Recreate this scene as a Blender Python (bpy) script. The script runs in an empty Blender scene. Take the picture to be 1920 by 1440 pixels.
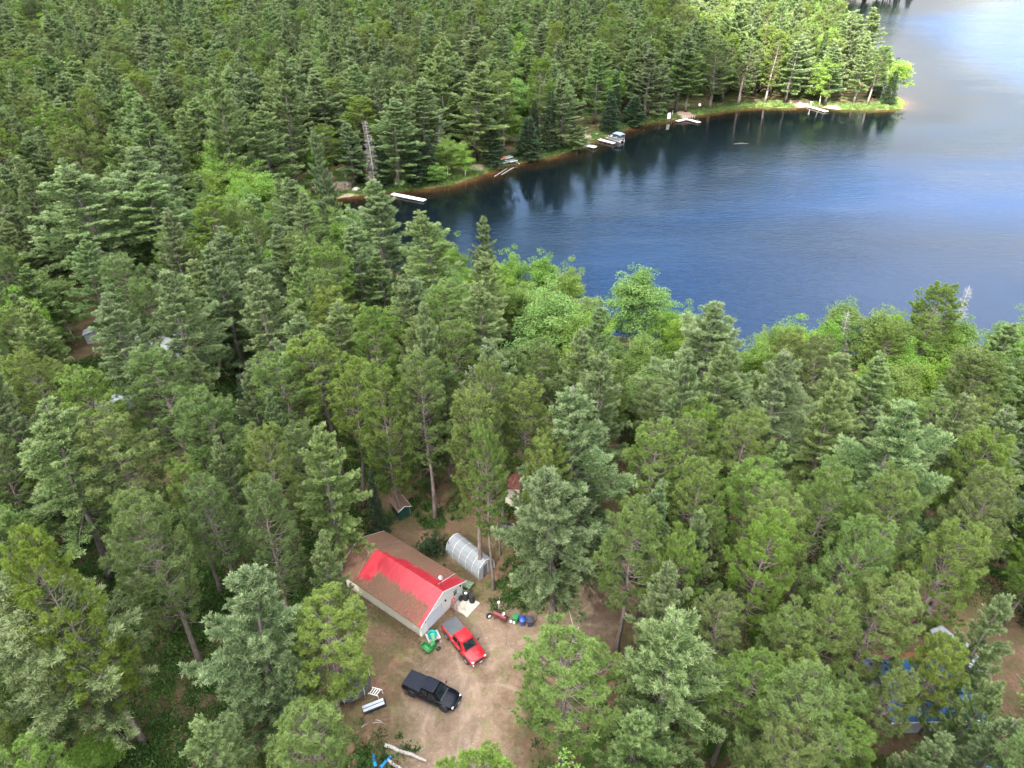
import bpy, math, random
import numpy as np
from mathutils import Matrix, Vector

R = math.radians
rng = np.random.default_rng(7)
random.seed(7)
scene = bpy.context.scene
COL = scene.collection

# ------------------------------------------------------------------ camera geometry
F, CAMH, PITCH = 1331.0, 66.0, R(35)
cp, sp = math.cos(PITCH), math.sin(PITCH)


def at(px, py, z=0.0):
    u, v = (px - 960) / F, (720 - py) / F
    d = np.array([u, cp + v * sp, -sp + v * cp])
    return np.array([0, 0, CAMH]) + d * ((z - CAMH) / d[2])


def proj(x, y, z):
    z = np.asarray(z) - CAMH
    f = y * cp - z * sp
    return 960 + F * x / f, 720 - F * (y * sp + z * cp) / f, f


cam = bpy.data.cameras.new('camera')
co = bpy.data.objects.new('camera', cam)
COL.objects.link(co)
co.location = (0, 0, CAMH)
co.rotation_euler = (R(90) - PITCH, 0, 0)
cam.sensor_width = 36
cam.lens = F / 1920 * 36
cam.clip_start, cam.clip_end = 0.5, 20000
scene.camera = co

# ------------------------------------------------------------------ node helpers


class NT:
    def __init__(s, tree):
        s.t = tree
        s.n = tree.nodes
        s.l = tree.links

    def node(s, typ, ins=None, **kw):
        n = s.n.new(typ)
        for k, v in kw.items():
            setattr(n, k, v)
        for k, v in (ins or {}).items():
            s.set(n.inputs[k], v)
        return n

    def set(s, sock, v):
        if isinstance(v, bpy.types.NodeSocket):
            s.l.new(v, sock)
        elif isinstance(v, (tuple, list)) and len(v) == 3 and sock.type == 'RGBA':
            sock.default_value = (*v, 1)
        else:
            sock.default_value = v

    def m(s, op, a, b=0.0, c=0.0, clamp=False):
        n = s.node('ShaderNodeMath', operation=op, use_clamp=clamp)
        s.set(n.inputs[0], a)
        s.set(n.inputs[1], b)
        s.set(n.inputs[2], c)
        return n.outputs[0]

    def step(s, x, a, b, to0=0.0, to1=1.0):
        n = s.node('ShaderNodeMapRange', interpolation_type='SMOOTHSTEP')
        for i, v in enumerate((x, a, b, to0, to1)):
            s.set(n.inputs[i], v)
        return n.outputs[0]

    def mix(s, f, a, b, blend='MIX'):
        n = s.node('ShaderNodeMix', data_type='RGBA', blend_type=blend)
        s.set(n.inputs[0], f)
        s.set(n.inputs[6], a)
        s.set(n.inputs[7], b)
        return n.outputs[2]

    def noise(s, vec, scale, detail=4.0, rough=0.55, color=False, dist=0.0):
        n = s.node('ShaderNodeTexNoise', {'Scale': scale, 'Detail': detail, 'Roughness': rough, 'Distortion': dist})
        if vec is not None:
            s.l.new(vec, n.inputs['Vector'])
        return n.outputs['Color' if color else 'Fac']

    def ramp(s, fac, stops, interp='LINEAR'):
        n = s.node('ShaderNodeValToRGB')
        cr = n.color_ramp
        cr.interpolation = interp
        while len(cr.elements) < len(stops):
            cr.elements.new(0.5)
        for e, (p, c) in zip(cr.elements, stops):
            e.position = p
            e.color = (*c, 1)
        s.set(n.inputs[0], fac)
        return n.outputs[0]

    def attr(s, name):
        return s.node('ShaderNodeAttribute', attribute_name=name).outputs['Fac']

    def coord(s, which='Object'):
        return s.node('ShaderNodeTexCoord').outputs[which]

    def pos(s):
        return s.node('ShaderNodeNewGeometry').outputs['Position']

    def mapping(s, vec, scale=(1, 1, 1), rot=(0, 0, 0), loc=(0, 0, 0)):
        n = s.node('ShaderNodeMapping', {'Scale': scale, 'Rotation': rot, 'Location': loc})
        s.l.new(vec, n.inputs['Vector'])
        return n.outputs[0]

    def bump(s, h, strength=0.3, dist=0.05):
        n = s.node('ShaderNodeBump', {'Strength': strength, 'Distance': dist})
        s.l.new(h, n.inputs['Height'])
        return n.outputs[0]


def new_mat(name):
    m = bpy.data.materials.new(name)
    m.use_nodes = True
    t = NT(m.node_tree)
    b = m.node_tree.nodes['Principled BSDF']
    return m, t, b


def simple(name, c, rough=0.6, metal=0.0, var=0.12, scale=3.0, spec=0.5, coat=0.0):
    """plain surface with procedural dirt/wear variation"""
    m, t, b = new_mat(name)
    v = t.coord('Object')
    n = t.noise(v, scale, 5)
    col = t.mix(t.step(n, 0.3, 0.7), [x * (1 - var) for x in c], [min(1, x * (1 + var)) for x in c])
    t.set(b.inputs['Base Color'], col)
    b.inputs['Metallic'].default_value = metal
    b.inputs['Specular IOR Level'].default_value = spec
    b.inputs['Coat Weight'].default_value = coat
    b.inputs['Coat Roughness'].default_value = 0.06
    t.set(b.inputs['Roughness'], t.step(n, 0.2, 0.8, rough * 0.85, min(1, rough * 1.15)))
    return m


def foliage(name, stops, trans=0.25, hue=.483):
    m, t, b = new_mat(name)
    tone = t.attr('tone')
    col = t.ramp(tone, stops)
    oi = t.node('ShaderNodeObjectInfo').outputs['Random']
    oi2 = t.m('FRACT', t.m('MULTIPLY', oi, 17.31))
    big = t.noise(t.coord('Object'), 0.55, 2)
    hs = t.node('ShaderNodeHueSaturation', {'Hue': t.m('MULTIPLY_ADD', oi, 0.03, hue), 'Saturation': t.m('MULTIPLY_ADD', oi2, 0.22, 0.8),
                                            'Value': t.m('MULTIPLY_ADD', t.m('ADD', oi2, big), 0.26, 0.91), 'Color': col})
    b.inputs['Roughness'].default_value = 0.55
    b.inputs['Specular IOR Level'].default_value = 0.12
    t.l.new(hs.outputs[0], b.inputs['Base Color'])
    tr = t.node('ShaderNodeBsdfTranslucent')
    t.l.new(hs.outputs[0], tr.inputs['Color'])
    mx = t.node('ShaderNodeMixShader', {0: trans})
    t.l.new(b.outputs[0], mx.inputs[1])
    t.l.new(tr.outputs[0], mx.inputs[2])
    t.l.new(mx.outputs[0], t.n['Material Output'].inputs[0])
    return m


def bark(name, a, bcol, zs=0.6, bands=False):
    m, t, b = new_mat(name)
    v = t.mapping(t.coord('Object'), (3, 3, zs))
    n = t.noise(v, 2.5, 6, 0.7)
    if bands:
        v2 = t.mapping(t.coord('Object'), (1.2, 1.2, 5))
        n = t.m('MULTIPLY', n, t.step(t.noise(v2, 1.3, 4), 0.38, 0.5))
        col = t.mix(t.step(n, 0.1, 0.32), bcol, a)
    else:
        col = t.mix(t.step(n, 0.35, 0.65), a, bcol)
    t.l.new(col, b.inputs['Base Color'])
    b.inputs['Roughness'].default_value = 0.9
    t.l.new(t.bump(n, 0.6, 0.05), b.inputs['Normal'])
    return m


# ------------------------------------------------------------------ mesh helpers
class MB:
    def __init__(s):
        s.v, s.f, s.mi = [], [], []

    def add(s, verts, faces, mi=0):
        o = len(s.v)
        s.v += [tuple(map(float, p)) for p in verts]
        s.f += [tuple(i + o for i in f) for f in faces]
        s.mi += [mi] * len(faces)
        return s

    def box(s, c, d, rz=0.0, rx=0.0, ry=0.0, mi=0, taper=1.0):
        M = Matrix.Translation(c) @ Matrix.Rotation(rz, 4, 'Z') @ Matrix.Rotation(ry, 4, 'Y') @ Matrix.Rotation(rx, 4, 'X')
        vs = []
        for z in (-.5, .5):
            k = taper if z > 0 else 1
            for x, y in ((-.5, -.5), (.5, -.5), (.5, .5), (-.5, .5)):
                vs.append(M @ Vector((x * d[0] * k, y * d[1] * k, z * d[2])))
        return s.add(vs, [(3, 2, 1, 0), (4, 5, 6, 7), (0, 1, 5, 4), (1, 2, 6, 5), (2, 3, 7, 6), (3, 0, 4, 7)], mi)

    def bevbox(s, c, d, b=0.04, rz=0.0, rx=0.0, ry=0.0, mi=0):
        M = Matrix.Translation(c) @ Matrix.Rotation(rz, 4, 'Z') @ Matrix.Rotation(ry, 4, 'Y') @ Matrix.Rotation(rx, 4, 'X')
        hx, hy, hz = d[0] / 2, d[1] / 2, d[2] / 2
        b = min(b, hx * .9, hy * .9, hz * .9)

        def ring(x, y, k):
            return [(-x + k, -y), (x - k, -y), (x, -y + k), (x, y - k), (x - k, y), (-x + k, y), (-x, y - k), (-x, -y + k)]
        rings = [(ring(hx - b, hy - b, b), -hz), (ring(hx, hy, b), -hz + b), (ring(hx, hy, b), hz - b), (ring(hx - b, hy - b, b), hz)]
        vs = [M @ Vector((x, y, z)) for rr, z in rings for x, y in rr]
        fs = [tuple(range(7, -1, -1)), tuple(range(24, 32))]
        for k in range(3):
            for i in range(8):
                j = (i + 1) % 8
                fs.append((k * 8 + i, k * 8 + j, k * 8 + 8 + j, k * 8 + 8 + i))
        return s.add(vs, fs, mi)

    def tube(s, pts, rad, n=6, mi=0, cap=True):
        pts = [Vector(p) for p in pts]
        if not isinstance(rad, (list, tuple)):
            rad = [rad] * len(pts)
        vs, fs = [], []
        for i, p in enumerate(pts):
            d = (pts[min(i + 1, len(pts) - 1)] - pts[max(i - 1, 0)])
            d = d.normalized() if d.length > 1e-9 else Vector((0, 0, 1))
            a = d.cross(Vector((0, 0, 1)) if abs(d.z) < .9 else Vector((1, 0, 0))).normalized()
            b = d.cross(a)
            for k in range(n):
                th = 2 * math.pi * k / n
                vs.append(p + (a * math.cos(th) + b * math.sin(th)) * rad[i])
        for i in range(len(pts) - 1):
            for k in range(n):
                j = (k + 1) % n
                fs.append((i * n + k, i * n + j, i * n + n + j, i * n + n + k))
        if cap:
            fs.append(tuple(range(n - 1, -1, -1)))
            fs.append(tuple(range(len(vs) - n, len(vs))))
        return s.add(vs, fs, mi)

    def lathe(s, prof, n=20, M=None, mi=0):
        """profile (r, z) around z"""
        M = M or Matrix()
        vs, fs = [], []
        for r, z in prof:
            for k in range(n):
                th = 2 * math.pi * k / n
                vs.append(M @ Vector((r * math.cos(th), r * math.sin(th), z)))
        for i in range(len(prof) - 1):
            for k in range(n):
                j = (k + 1) % n
                fs.append((i * n + k, i * n + j, i * n + n + j, i * n + n + k))
        if prof[0][0] > 1e-4:
            fs.append(tuple(range(n - 1, -1, -1)))
        if prof[-1][0] > 1e-4:
            fs.append(tuple(range(len(vs) - n, len(vs))))
        return s.add(vs, fs, mi)

    def prism(s, poly, y0, y1, M=None, mi=0):
        """polygon in (x, z) extruded along y"""
        M = M or Matrix()
        n = len(poly)
        vs = [M @ Vector((x, y0, z)) for x, z in poly] + [M @ Vector((x, y1, z)) for x, z in poly]
        fs = [tuple(range(n)), tuple(range(2 * n - 1, n - 1, -1))]
        for i in range(n):
            j = (i + 1) % n
            fs.append((i, i + n, j + n, j))
        return s.add(vs, fs, mi)

    def slab(s, quad, th, mi=0):
        """quad of 3-D points thickened downward along its normal"""
        q = [Vector(p) for p in quad]
        n = (q[1] - q[0]).cross(q[2] - q[0]).normalized()
        if n.z < 0:
            q = q[::-1]
            n = -n
        vs = q + [p - n * th for p in q]
        k = len(q)
        fs = [tuple(range(k)), tuple(range(2 * k - 1, k - 1, -1))] + [(i, i + k, (i + 1) % k + k, (i + 1) % k) for i in range(k)]
        return s.add(vs, fs, mi)

    def loft(s, rings, close=True, cap=True, mi=0):
        n = len(rings[0])
        vs = [p for r in rings for p in r]
        fs = []
        for i in range(len(rings) - 1):
            for k in range(n if close else n - 1):
                j = (k + 1) % n
                fs.append((i * n + k, i * n + j, i * n + n + j, i * n + n + k))
        if cap:
            fs.append(tuple(range(n - 1, -1, -1)))
            fs.append(tuple(range(len(vs) - n, len(vs))))
        return s.add(vs, fs, mi)

    def mesh(s, name, mats, smooth=False):
        me = bpy.data.meshes.new(name)
        me.from_pydata(s.v, [], s.f)
        for m in (mats if isinstance(mats, (list, tuple)) else [mats]):
            me.materials.append(m)
        me.polygons.foreach_set('material_index', s.mi)
        if smooth:
            me.polygons.foreach_set('use_smooth', [True] * len(s.f))
        me.update()
        return me


def tag(o, label=None, cat=None, group=None, kind=None):
    for k, v in (('label', label), ('category', cat), ('group', group), ('kind', kind)):
        if v:
            o[k] = v
    return o


def obj(name, mb, mats, parent=None, smooth=False, auto=None):
    me = mb.mesh(name, mats, smooth) if isinstance(mb, MB) else mb
    o = bpy.data.objects.new(name, me)
    COL.objects.link(o)
    if parent:
        o.parent = parent
    if auto and isinstance(mb, MB):
        me.polygons.foreach_set('use_smooth', [True] * len(me.polygons))
        me.set_sharp_from_angle(angle=R(auto))
    return o


def empty(name, loc, rz=0.0, label=None, cat=None, group=None):
    o = bpy.data.objects.new(name, None)
    COL.objects.link(o)
    o.empty_display_size = 0.3
    o.location = loc
    o.rotation_euler = (0, 0, rz)
    return tag(o, label, cat, group)


def np_mesh(name, V, Q, mats, tone=None, mi=None):
    """quads (or triangles) from numpy arrays"""
    me = bpy.data.meshes.new(name)
    k = Q.shape[1]
    me.vertices.add(len(V))
    me.vertices.foreach_set('co', V.astype(np.float32).ravel())
    me.loops.add(Q.size)
    me.loops.foreach_set('vertex_index', Q.astype(np.int32).ravel())
    me.polygons.add(len(Q))
    me.polygons.foreach_set('loop_start', np.arange(0, Q.size, k, dtype=np.int32))
    for m in (mats if isinstance(mats, (list, tuple)) else [mats]):
        me.materials.append(m)
    if mi is not None:
        me.polygons.foreach_set('material_index', mi.astype(np.int32))
    if tone is not None:
        a = me.attributes.new('tone', 'FLOAT', 'POINT')
        a.data.foreach_set('value', tone.astype(np.float32))
    me.update(calc_edges=True)
    return me


def dup(root, loc, rz, label=None, group=None, scale=None):
    r = root.copy()
    COL.objects.link(r)
    r.location = loc
    r.rotation_euler = (0, 0, rz)
    if scale:
        r.scale = scale
    if label:
        r['label'] = label
    if group:
        r['group'] = group
    for ch in list(root.children):
        c = ch.copy()
        COL.objects.link(c)
        c.parent = r
        for g in list(ch.children):
            d = g.copy()
            COL.objects.link(d)
            d.parent = c
    return r


def angle(a, b):
    return math.atan2(b[1] - a[1], b[0] - a[0])


def unit(v):
    return v / np.maximum(np.linalg.norm(v, axis=-1, keepdims=True), 1e-9)


# ------------------------------------------------------------------ plan: shoreline
WL = -1.0
far_px = [(575, 430), (590, 405), (612, 378), (640, 371), (690, 366), (740, 360), (790, 356), (840, 349), (880, 337), (915, 324), (955, 310), (1000, 302),
          (1050, 291), (1085, 279), (1110, 268), (1170, 244), (1215, 232), (1260, 225), (1310, 217), (1370, 207), (1420, 202), (1480, 203), (1525, 200), (1580, 206),
          (1640, 207), (1695, 204)]
shore = [tuple(at(x, y, WL)[:2]) for x, y in far_px]
shore += [(150, 282), (152, 320), (158, 380), (168, 440), (182, 500), (196, 540), (232, 556), (285, 590), (330, 640), (420, 650), (700, 720), (1500, 800), (1500, 30),
          (900, 50), (400, 70), (200, 86), (120, 97), (90, 101), (70, 104), (50, 105), (30, 107), (14, 113), (0, 122), (-15, 131), (-28, 141), (-38, 150), (-50, 158)]
shore = np.array(shore)


def inside(P, poly):
    x, y = P[:, 0], P[:, 1]
    res = np.zeros(len(P), bool)
    n = len(poly)
    for i in range(n):
        x1, y1 = poly[i]
        x2, y2 = poly[(i + 1) % n]
        if y1 == y2:
            continue
        c = ((y1 > y) != (y2 > y)) & (x < (x2 - x1) * (y - y1) / (y2 - y1) + x1)
        res ^= c
    return res


def seg_dist(P, poly, closed=True):
    d = np.full(len(P), 1e9)
    n = len(poly)
    for i in range(n if closed else n - 1):
        a, b = np.asarray(poly[i]), np.asarray(poly[(i + 1) % n])
        ab = b - a
        t = np.clip(((P - a) @ ab) / (ab @ ab + 1e-12), 0, 1)
        d = np.minimum(d, np.hypot(*(P - a - t[:, None] * ab).T))
    return d


def lake_sd(P):
    """+ on land, - in the water"""
    d = seg_dist(P, shore)
    return np.where(inside(P, shore), -d, d)


def axis(lo, hi, fine0, fine1, step, grow=1.18, mx=400):
    a = list(np.arange(fine0, fine1 + 1e-6, step))
    s = step
    while a[-1] < hi:
        s = min(s * grow, mx)
        a.append(a[-1] + s)
    s = step
    while a[0] > lo:
        s = min(s * grow, mx)
        a.insert(0, a[0] - s)
    return np.array(a)


def grid(xs, ys):
    X, Y = np.meshgrid(xs, ys)
    nx, ny = len(xs), len(ys)
    i = np.arange(nx * ny).reshape(ny, nx)
    Q = np.stack([i[:-1, :-1], i[:-1, 1:], i[1:, 1:], i[1:, :-1]], -1).reshape(-1, 4)
    return np.stack([X.ravel(), Y.ravel()], 1), Q


track_px = [(850, 1500), (850, 1400), (860, 1320), (880, 1250), (905, 1200), (960, 1185), (1020, 1190), (1080, 1150), (1120, 1090), (1115, 1040)]
track = [tuple(at(*p)[:2]) for p in track_px]
needle_px = [(640, 1260), (660, 1180), (640, 1080), (700, 990), (740, 930), (800, 950), (850, 1000), (940, 960), (980, 1000), (960, 1080), (1040, 1080), (1110, 1020), (1190, 1100),
             (1150, 1200), (1060, 1220), (960, 1300), (960, 1500), (700, 1500), (640, 1360)]
needle = [tuple(at(*p)[:2]) for p in needle_px]
sand_spots = [(at(355, 290)[:2], 4), (at(545, 275)[:2], 5), (at(585, 320)[:2], 4), (at(640, 348)[:2], 4), (at(655, 366)[:2], 4), (at(895, 312)[:2], 3), (at(1095, 255)[:2], 3.5),
              (at(1285, 212)[:2], 4), (at(1500, 192)[:2], 4.5), (at(1562, 199)[:2], 4), (at(1690, 203)[:2], 3), 
              (at(380, 310)[:2], 3), (at(1600, 0, 0)[:2], 10), (at(1650, 0)[:2], 12)]

brown_spots = [(at(1840, 1230)[:2], 7), (at(1790, 1365)[:2], 6), (at(1735, 1390)[:2], 4), (at(300, 880)[:2], 4.5), (at(1165, 930)[:2], 5), (at(155, 655)[:2], 4.5), (at(300, 640)[:2], 5), (at(1735, 1290)[:2], 6), (at(222, 772)[:2], 4)]

MAT = {}


def build_terrain():
    P, Q = grid(axis(-4000, 4000, -75, 150, 1.1), axis(-900, 4500, 18, 290, 1.1))
    sd = lake_sd(P)
    nz = np.sin(P[:, 0] * .11) * np.cos(P[:, 1] * .09) * .25 + np.sin(P[:, 0] * .031 + 1) * np.sin(P[:, 1] * .027) * .4
    clear = np.clip(1 - seg_dist(P, needle) / 6, 0, 1)
    clear[inside(P, needle)] = 1
    for c, r in brown_spots:
        clear = np.maximum(clear, np.clip(1.6 - np.hypot(*(P - c).T) / r, 0, 1))
    h = np.where(sd > 0, WL + 1.0 * (1 - np.exp(-sd / 3.0)) + nz * np.clip((sd - 8) / 30, 0, 1) * (1 - clear), WL - 0.15 - np.minimum(-sd, 60) * 0.12)
    h = np.where(sd > 0, np.maximum(h, WL + 0.05), h)
    h[(sd > 0) & (clear >= .999)] = 0
    V = np.column_stack([P, h])
    m, t, b = new_mat('forest_ground')
    p = t.pos()
    n1 = t.noise(p, 0.35, 6, 0.6)
    n2 = t.noise(p, 2.2, 6, 0.65)
    n3 = t.noise(p, 9.0, 4, 0.7)
    n4 = t.noise(p, 0.09, 4, 0.6)
    needles = t.ramp(n2, [(0.25, (.085, .05, .03)), (.5, (.15, .09, .057)), (.75, (.22, .145, .098))])
    moss = t.ramp(n3, [(0.3, (.014, .032, .007)), (.55, (.04, .075, .014)), (.75, (.1, .12, .04))])
    green = t.step(t.m('ADD', t.m('MULTIPLY', n1, .75), t.m('MULTIPLY', n2, .3)), .44, .58)
    clr = t.attr('clear')
    green = t.m('MULTIPLY', green, t.m('MULTIPLY_ADD', clr, -.62, 1.0))
    col = t.mix(green, needles, moss)
    # bare trodden dirt: fine pebbles, tyre polish and scattered bleached litter
    d1 = t.m('ADD', t.m('MULTIPLY', t.noise(p, 1.1, 8, .72, dist=.3), .6), t.m('MULTIPLY', t.noise(p, 5.5, 5, .7), .4))
    dirt = t.ramp(d1, [(.3, (.15, .098, .066)), (.5, (.215, .147, .103)), (.7, (.30, .22, .163))])
    dirt = t.mix(t.step(t.noise(p, 14, 3, .8), .57, .68), dirt, (.36, .285, .22))
    dirt = t.mix(t.m('MULTIPLY', t.step(t.noise(p, 4.2, 3, .6), .6, .68), .7), dirt, (.40, .31, .235))
    dm = t.step(t.m('ADD', t.attr('dirt'), t.m('MULTIPLY_ADD', t.noise(p, .45, 7, .68), 1.5, -.75)), .2, .8)
    col = t.mix(t.m('MULTIPLY', dm, .93), col, dirt)
    # tyre ruts: pairs of arcs worn by turning trucks
    sp_ = t.node('ShaderNodeSeparateXYZ', {0: p})
    ruts = None
    for (cx, cy), rr in (((-30, 38), 26.0), ((-2, 36.5), 5.6), ((-16, 33), 11.5), ((8, 36), 13.2), ((-3.5, 62), 15.5)):
        dd = t.m('SQRT', t.m('ADD', t.m('POWER', t.m('SUBTRACT', sp_.outputs[0], cx), 2.0), t.m('POWER', t.m('SUBTRACT', sp_.outputs[1], cy), 2.0)))
        dd = t.m('ADD', dd, t.m('MULTIPLY_ADD', n1, 1.2, -.6))
        e_ = t.m('ABSOLUTE', t.m('SUBTRACT', t.m('ABSOLUTE', t.m('SUBTRACT', dd, rr)), .8))
        k_ = t.step(e_, .32, .08)
        ruts = k_ if ruts is None else t.m('MAXIMUM', ruts, k_)
    ruts = t.m('MULTIPLY', t.m('MULTIPLY', ruts, t.step(t.noise(p, .3, 3), .42, .6)), t.step(t.attr('dirt'), .05, .5))
    col = t.mix(t.m('MULTIPLY', ruts, .4), col, (.33, .25, .19))
    col = t.mix(t.m('MULTIPLY', t.step(t.noise(p, .22, 5, .6), .52, .66), t.m('MULTIPLY', clr, .5)), col, (.115, .07, .045))
    # sparse low grass in the clearing
    gm = t.m('MULTIPLY', t.step(t.noise(p, .5, 5, .6), .53, .66), t.step(n3, .38, .6))
    gm = t.m('MULTIPLY', gm, t.m('MULTIPLY', clr, .7))
    col = t.mix(gm, col, t.mix(n2, (.06, .095, .022), (.17, .17, .06)))
    # sandy patches and the grassy bank along the water
    sand = t.ramp(n2, [(.3, (.27, .195, .135)), (.7, (.45, .365, .28))])
    col = t.mix(t.step(t.m('ADD', t.attr('sand'), t.m('MULTIPLY_ADD', n2, .6, -.3)), .35, .6), col, sand)
    bank = t.ramp(n3, [(.3, (.06, .11, .02)), (.6, (.13, .2, .035)), (.8, (.26, .27, .09))])
    col = t.mix(t.step(t.m('ADD', t.attr('bank'), t.m('MULTIPLY_ADD', n2, .5, -.25)), .35, .6), col, bank)
    t.l.new(col, b.inputs['Base Color'])
    b.inputs['Roughness'].default_value = 0.95
    b.inputs['Specular IOR Level'].default_value = 0.15
    hh = t.m('ADD', t.m('MULTIPLY', n2, .6), t.m('MULTIPLY', n3, .4))
    t.l.new(t.bump(hh, .7, .12), b.inputs['Normal'])
    me = np_mesh('ground', V, Q, m)
    me.polygons.foreach_set('use_smooth', [True] * len(Q))
    dirt = np.clip(1.2 - seg_dist(P, track, False) / 7.0, 0, 1)
    sandv = np.zeros(len(P))
    for c, r in sand_spots:
        sandv = np.maximum(sandv, np.clip(1.3 - np.hypot(*(P - c).T) / r, 0, 1))
    sandv *= (sd > 0)
    far_bank = (P[:, 1] > 150)
    bankv = np.where((sd > .7) & far_bank, np.clip(1.2 - sd / 6.0, 0, 1), 0) * (1 - .85 * np.clip(sandv, 0, 1))
    sandv = np.maximum(sandv, np.where((sd > -.5) & (sd < 1.0) & far_bank, .3, 0))
    for nm, a in (('dirt', dirt), ('clear', clear), ('sand', sandv), ('bank', bankv)):
        at_ = me.attributes.new(nm, 'FLOAT', 'POINT')
        at_.data.foreach_set('value', a.astype(np.float32))
    o = obj('ground', me, None)
    tag(o, kind='structure')


def build_lake():
    P, Q = grid(axis(-80, 1500, -70, 160, 1.6, 1.15, 60), axis(25, 800, 95, 290, 1.6, 1.15, 60))
    sd = lake_sd(P)
    keep = (sd < 6)[Q].any(axis=1)
    Q = Q[keep]
    V = np.column_stack([P, np.full(len(P), WL)])
    m, t, b = new_mat('lake_water')
    p = t.pos()
    shore_dist = t.m('ADD', t.attr('offshore'), t.m('MULTIPLY_ADD', t.noise(p, .12, 4, .6), 5.0, -2.8))
    body = t.ramp(t.m('DIVIDE', shore_dist, 100.0), [(0.0, (.085, .043, .017)), (.011, (.04, .022, .01)), (.034, (.014, .01, .006)), (.085, (.003, .005, .005)), (.48, (.003, .008, .015)), (.78, (.002, .032, .105))])  # brown shallows, then reflected trees and sky painted in as dark band and blue
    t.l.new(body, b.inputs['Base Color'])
    b.inputs['IOR'].default_value = 1.36
    # wind: ripples grow away from the sheltered bank and in patches
    gust = t.step(t.noise(t.mapping(p, (.6, 1.6, 1), (0, 0, -.25)), .022, 4, .6), .32, .68)
    off = t.step(t.attr('offshore'), 14, 105)
    amp = t.m('MULTIPLY', t.m('MULTIPLY_ADD', gust, .75, .25), t.m('MULTIPLY_ADD', off, .93, .07))
    w1 = t.noise(t.mapping(p, (.55, 1.5, 1), (0, 0, -.35)), .75, 4, .6, dist=.4)
    w2 = t.noise(t.mapping(p, (.6, 1.3, 1), (0, 0, .15)), 2.6, 3, .6)
    hgt = t.m('MULTIPLY', t.m('MULTIPLY_ADD', w2, .3, w1), amp)
    t.l.new(t.bump(hgt, 1.0, .42), b.inputs['Normal'])
    t.set(b.inputs['Roughness'], t.m('MULTIPLY_ADD', amp, .05, .03))
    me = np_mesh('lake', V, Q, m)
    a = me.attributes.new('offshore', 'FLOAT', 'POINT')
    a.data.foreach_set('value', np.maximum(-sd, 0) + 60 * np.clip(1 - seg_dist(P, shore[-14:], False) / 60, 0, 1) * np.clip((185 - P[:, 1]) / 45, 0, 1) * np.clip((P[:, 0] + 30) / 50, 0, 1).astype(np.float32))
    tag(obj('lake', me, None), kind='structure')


# ------------------------------------------------------------------ tree materials
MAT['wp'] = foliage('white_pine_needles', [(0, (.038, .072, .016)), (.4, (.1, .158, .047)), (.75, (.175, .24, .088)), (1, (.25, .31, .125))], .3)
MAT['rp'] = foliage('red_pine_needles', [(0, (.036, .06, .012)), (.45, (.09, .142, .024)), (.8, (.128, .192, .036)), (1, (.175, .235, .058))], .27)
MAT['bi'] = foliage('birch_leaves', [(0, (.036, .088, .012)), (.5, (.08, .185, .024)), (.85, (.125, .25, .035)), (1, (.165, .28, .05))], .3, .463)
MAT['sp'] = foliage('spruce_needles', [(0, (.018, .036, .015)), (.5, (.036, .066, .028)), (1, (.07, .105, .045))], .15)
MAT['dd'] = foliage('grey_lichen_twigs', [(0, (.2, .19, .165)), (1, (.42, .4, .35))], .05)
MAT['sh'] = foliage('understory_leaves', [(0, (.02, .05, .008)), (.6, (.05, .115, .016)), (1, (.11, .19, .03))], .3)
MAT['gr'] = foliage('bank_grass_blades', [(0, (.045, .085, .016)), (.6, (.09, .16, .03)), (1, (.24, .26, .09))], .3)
MAT['bk_wp'] = bark('white_pine_bark', (.075, .062, .055), (.15, .13, .115))
MAT['bk_rp'] = bark('red_pine_bark', (.12, .09, .076), (.25, .205, .185))
MAT['bk_bi'] = bark('birch_bark', (.62, .58, .5), (.07, .06, .055), bands=True)
MAT['bk_dd'] = bark('dead_wood', (.3, .275, .25), (.46, .44, .4))


def blades(P, D, L, W, rg, flat=0.0):
    """rhombic needles/leaves; returns verts, quads"""
    D = unit(D)
    r = unit(rg.normal(size=P.shape))
    S = np.cross(D, r)
    if flat > 0:
        S2 = np.cross(D, np.array([0, 0, 1.0]) + rg.normal(size=P.shape) * .25)
        S = S * (1 - flat) + S2 * flat
    S = unit(S) * (W[:, None] / 2)
    M = P + D * (L * .5)[:, None]
    V = np.stack([P, M + S, P + D * L[:, None], M - S], 1).reshape(-1, 3)
    Q = np.arange(len(P) * 4).reshape(-1, 4)
    return V, Q


def tufts(C, A, k, ln, wd, spread, rg, up=.25, flat=0.0):
    """k blades from each tuft centre C around axis A"""
    P = np.repeat(C, k, 0) + rg.normal(size=(len(C) * k, 3)) * ln * .12
    D = np.repeat(unit(A), k, 0) + rg.normal(size=P.shape) * spread
    D[:, 2] += up
    L = ln * rg.uniform(.65, 1.25, len(P))
    W = wd * rg.uniform(.7, 1.3, len(P))
    return blades(P, D, L, W, rg, flat)


def branch_path(p0, az, el0, el1, L, rg, n=5, wob=.12):
    pts = [np.array(p0, float)]
    for i in range(n):
        tt = (i + .5) / n
        el = el0 + (el1 - el0) * tt + rg.normal() * wob * .5
        a = az + rg.normal() * wob
        pts.append(pts[-1] + np.array([math.cos(a) * math.cos(el), math.sin(a) * math.cos(el), math.sin(el)]) * L / n)
    return np.array(pts)


def on_path(pts, t):
    x = np.clip(t, 0, .9999) * (len(pts) - 1)
    i = x.astype(int)
    f = (x - i)[:, None]
    return pts[i] * (1 - f) + pts[i + 1] * f, unit(pts[i + 1] - pts[i])


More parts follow.
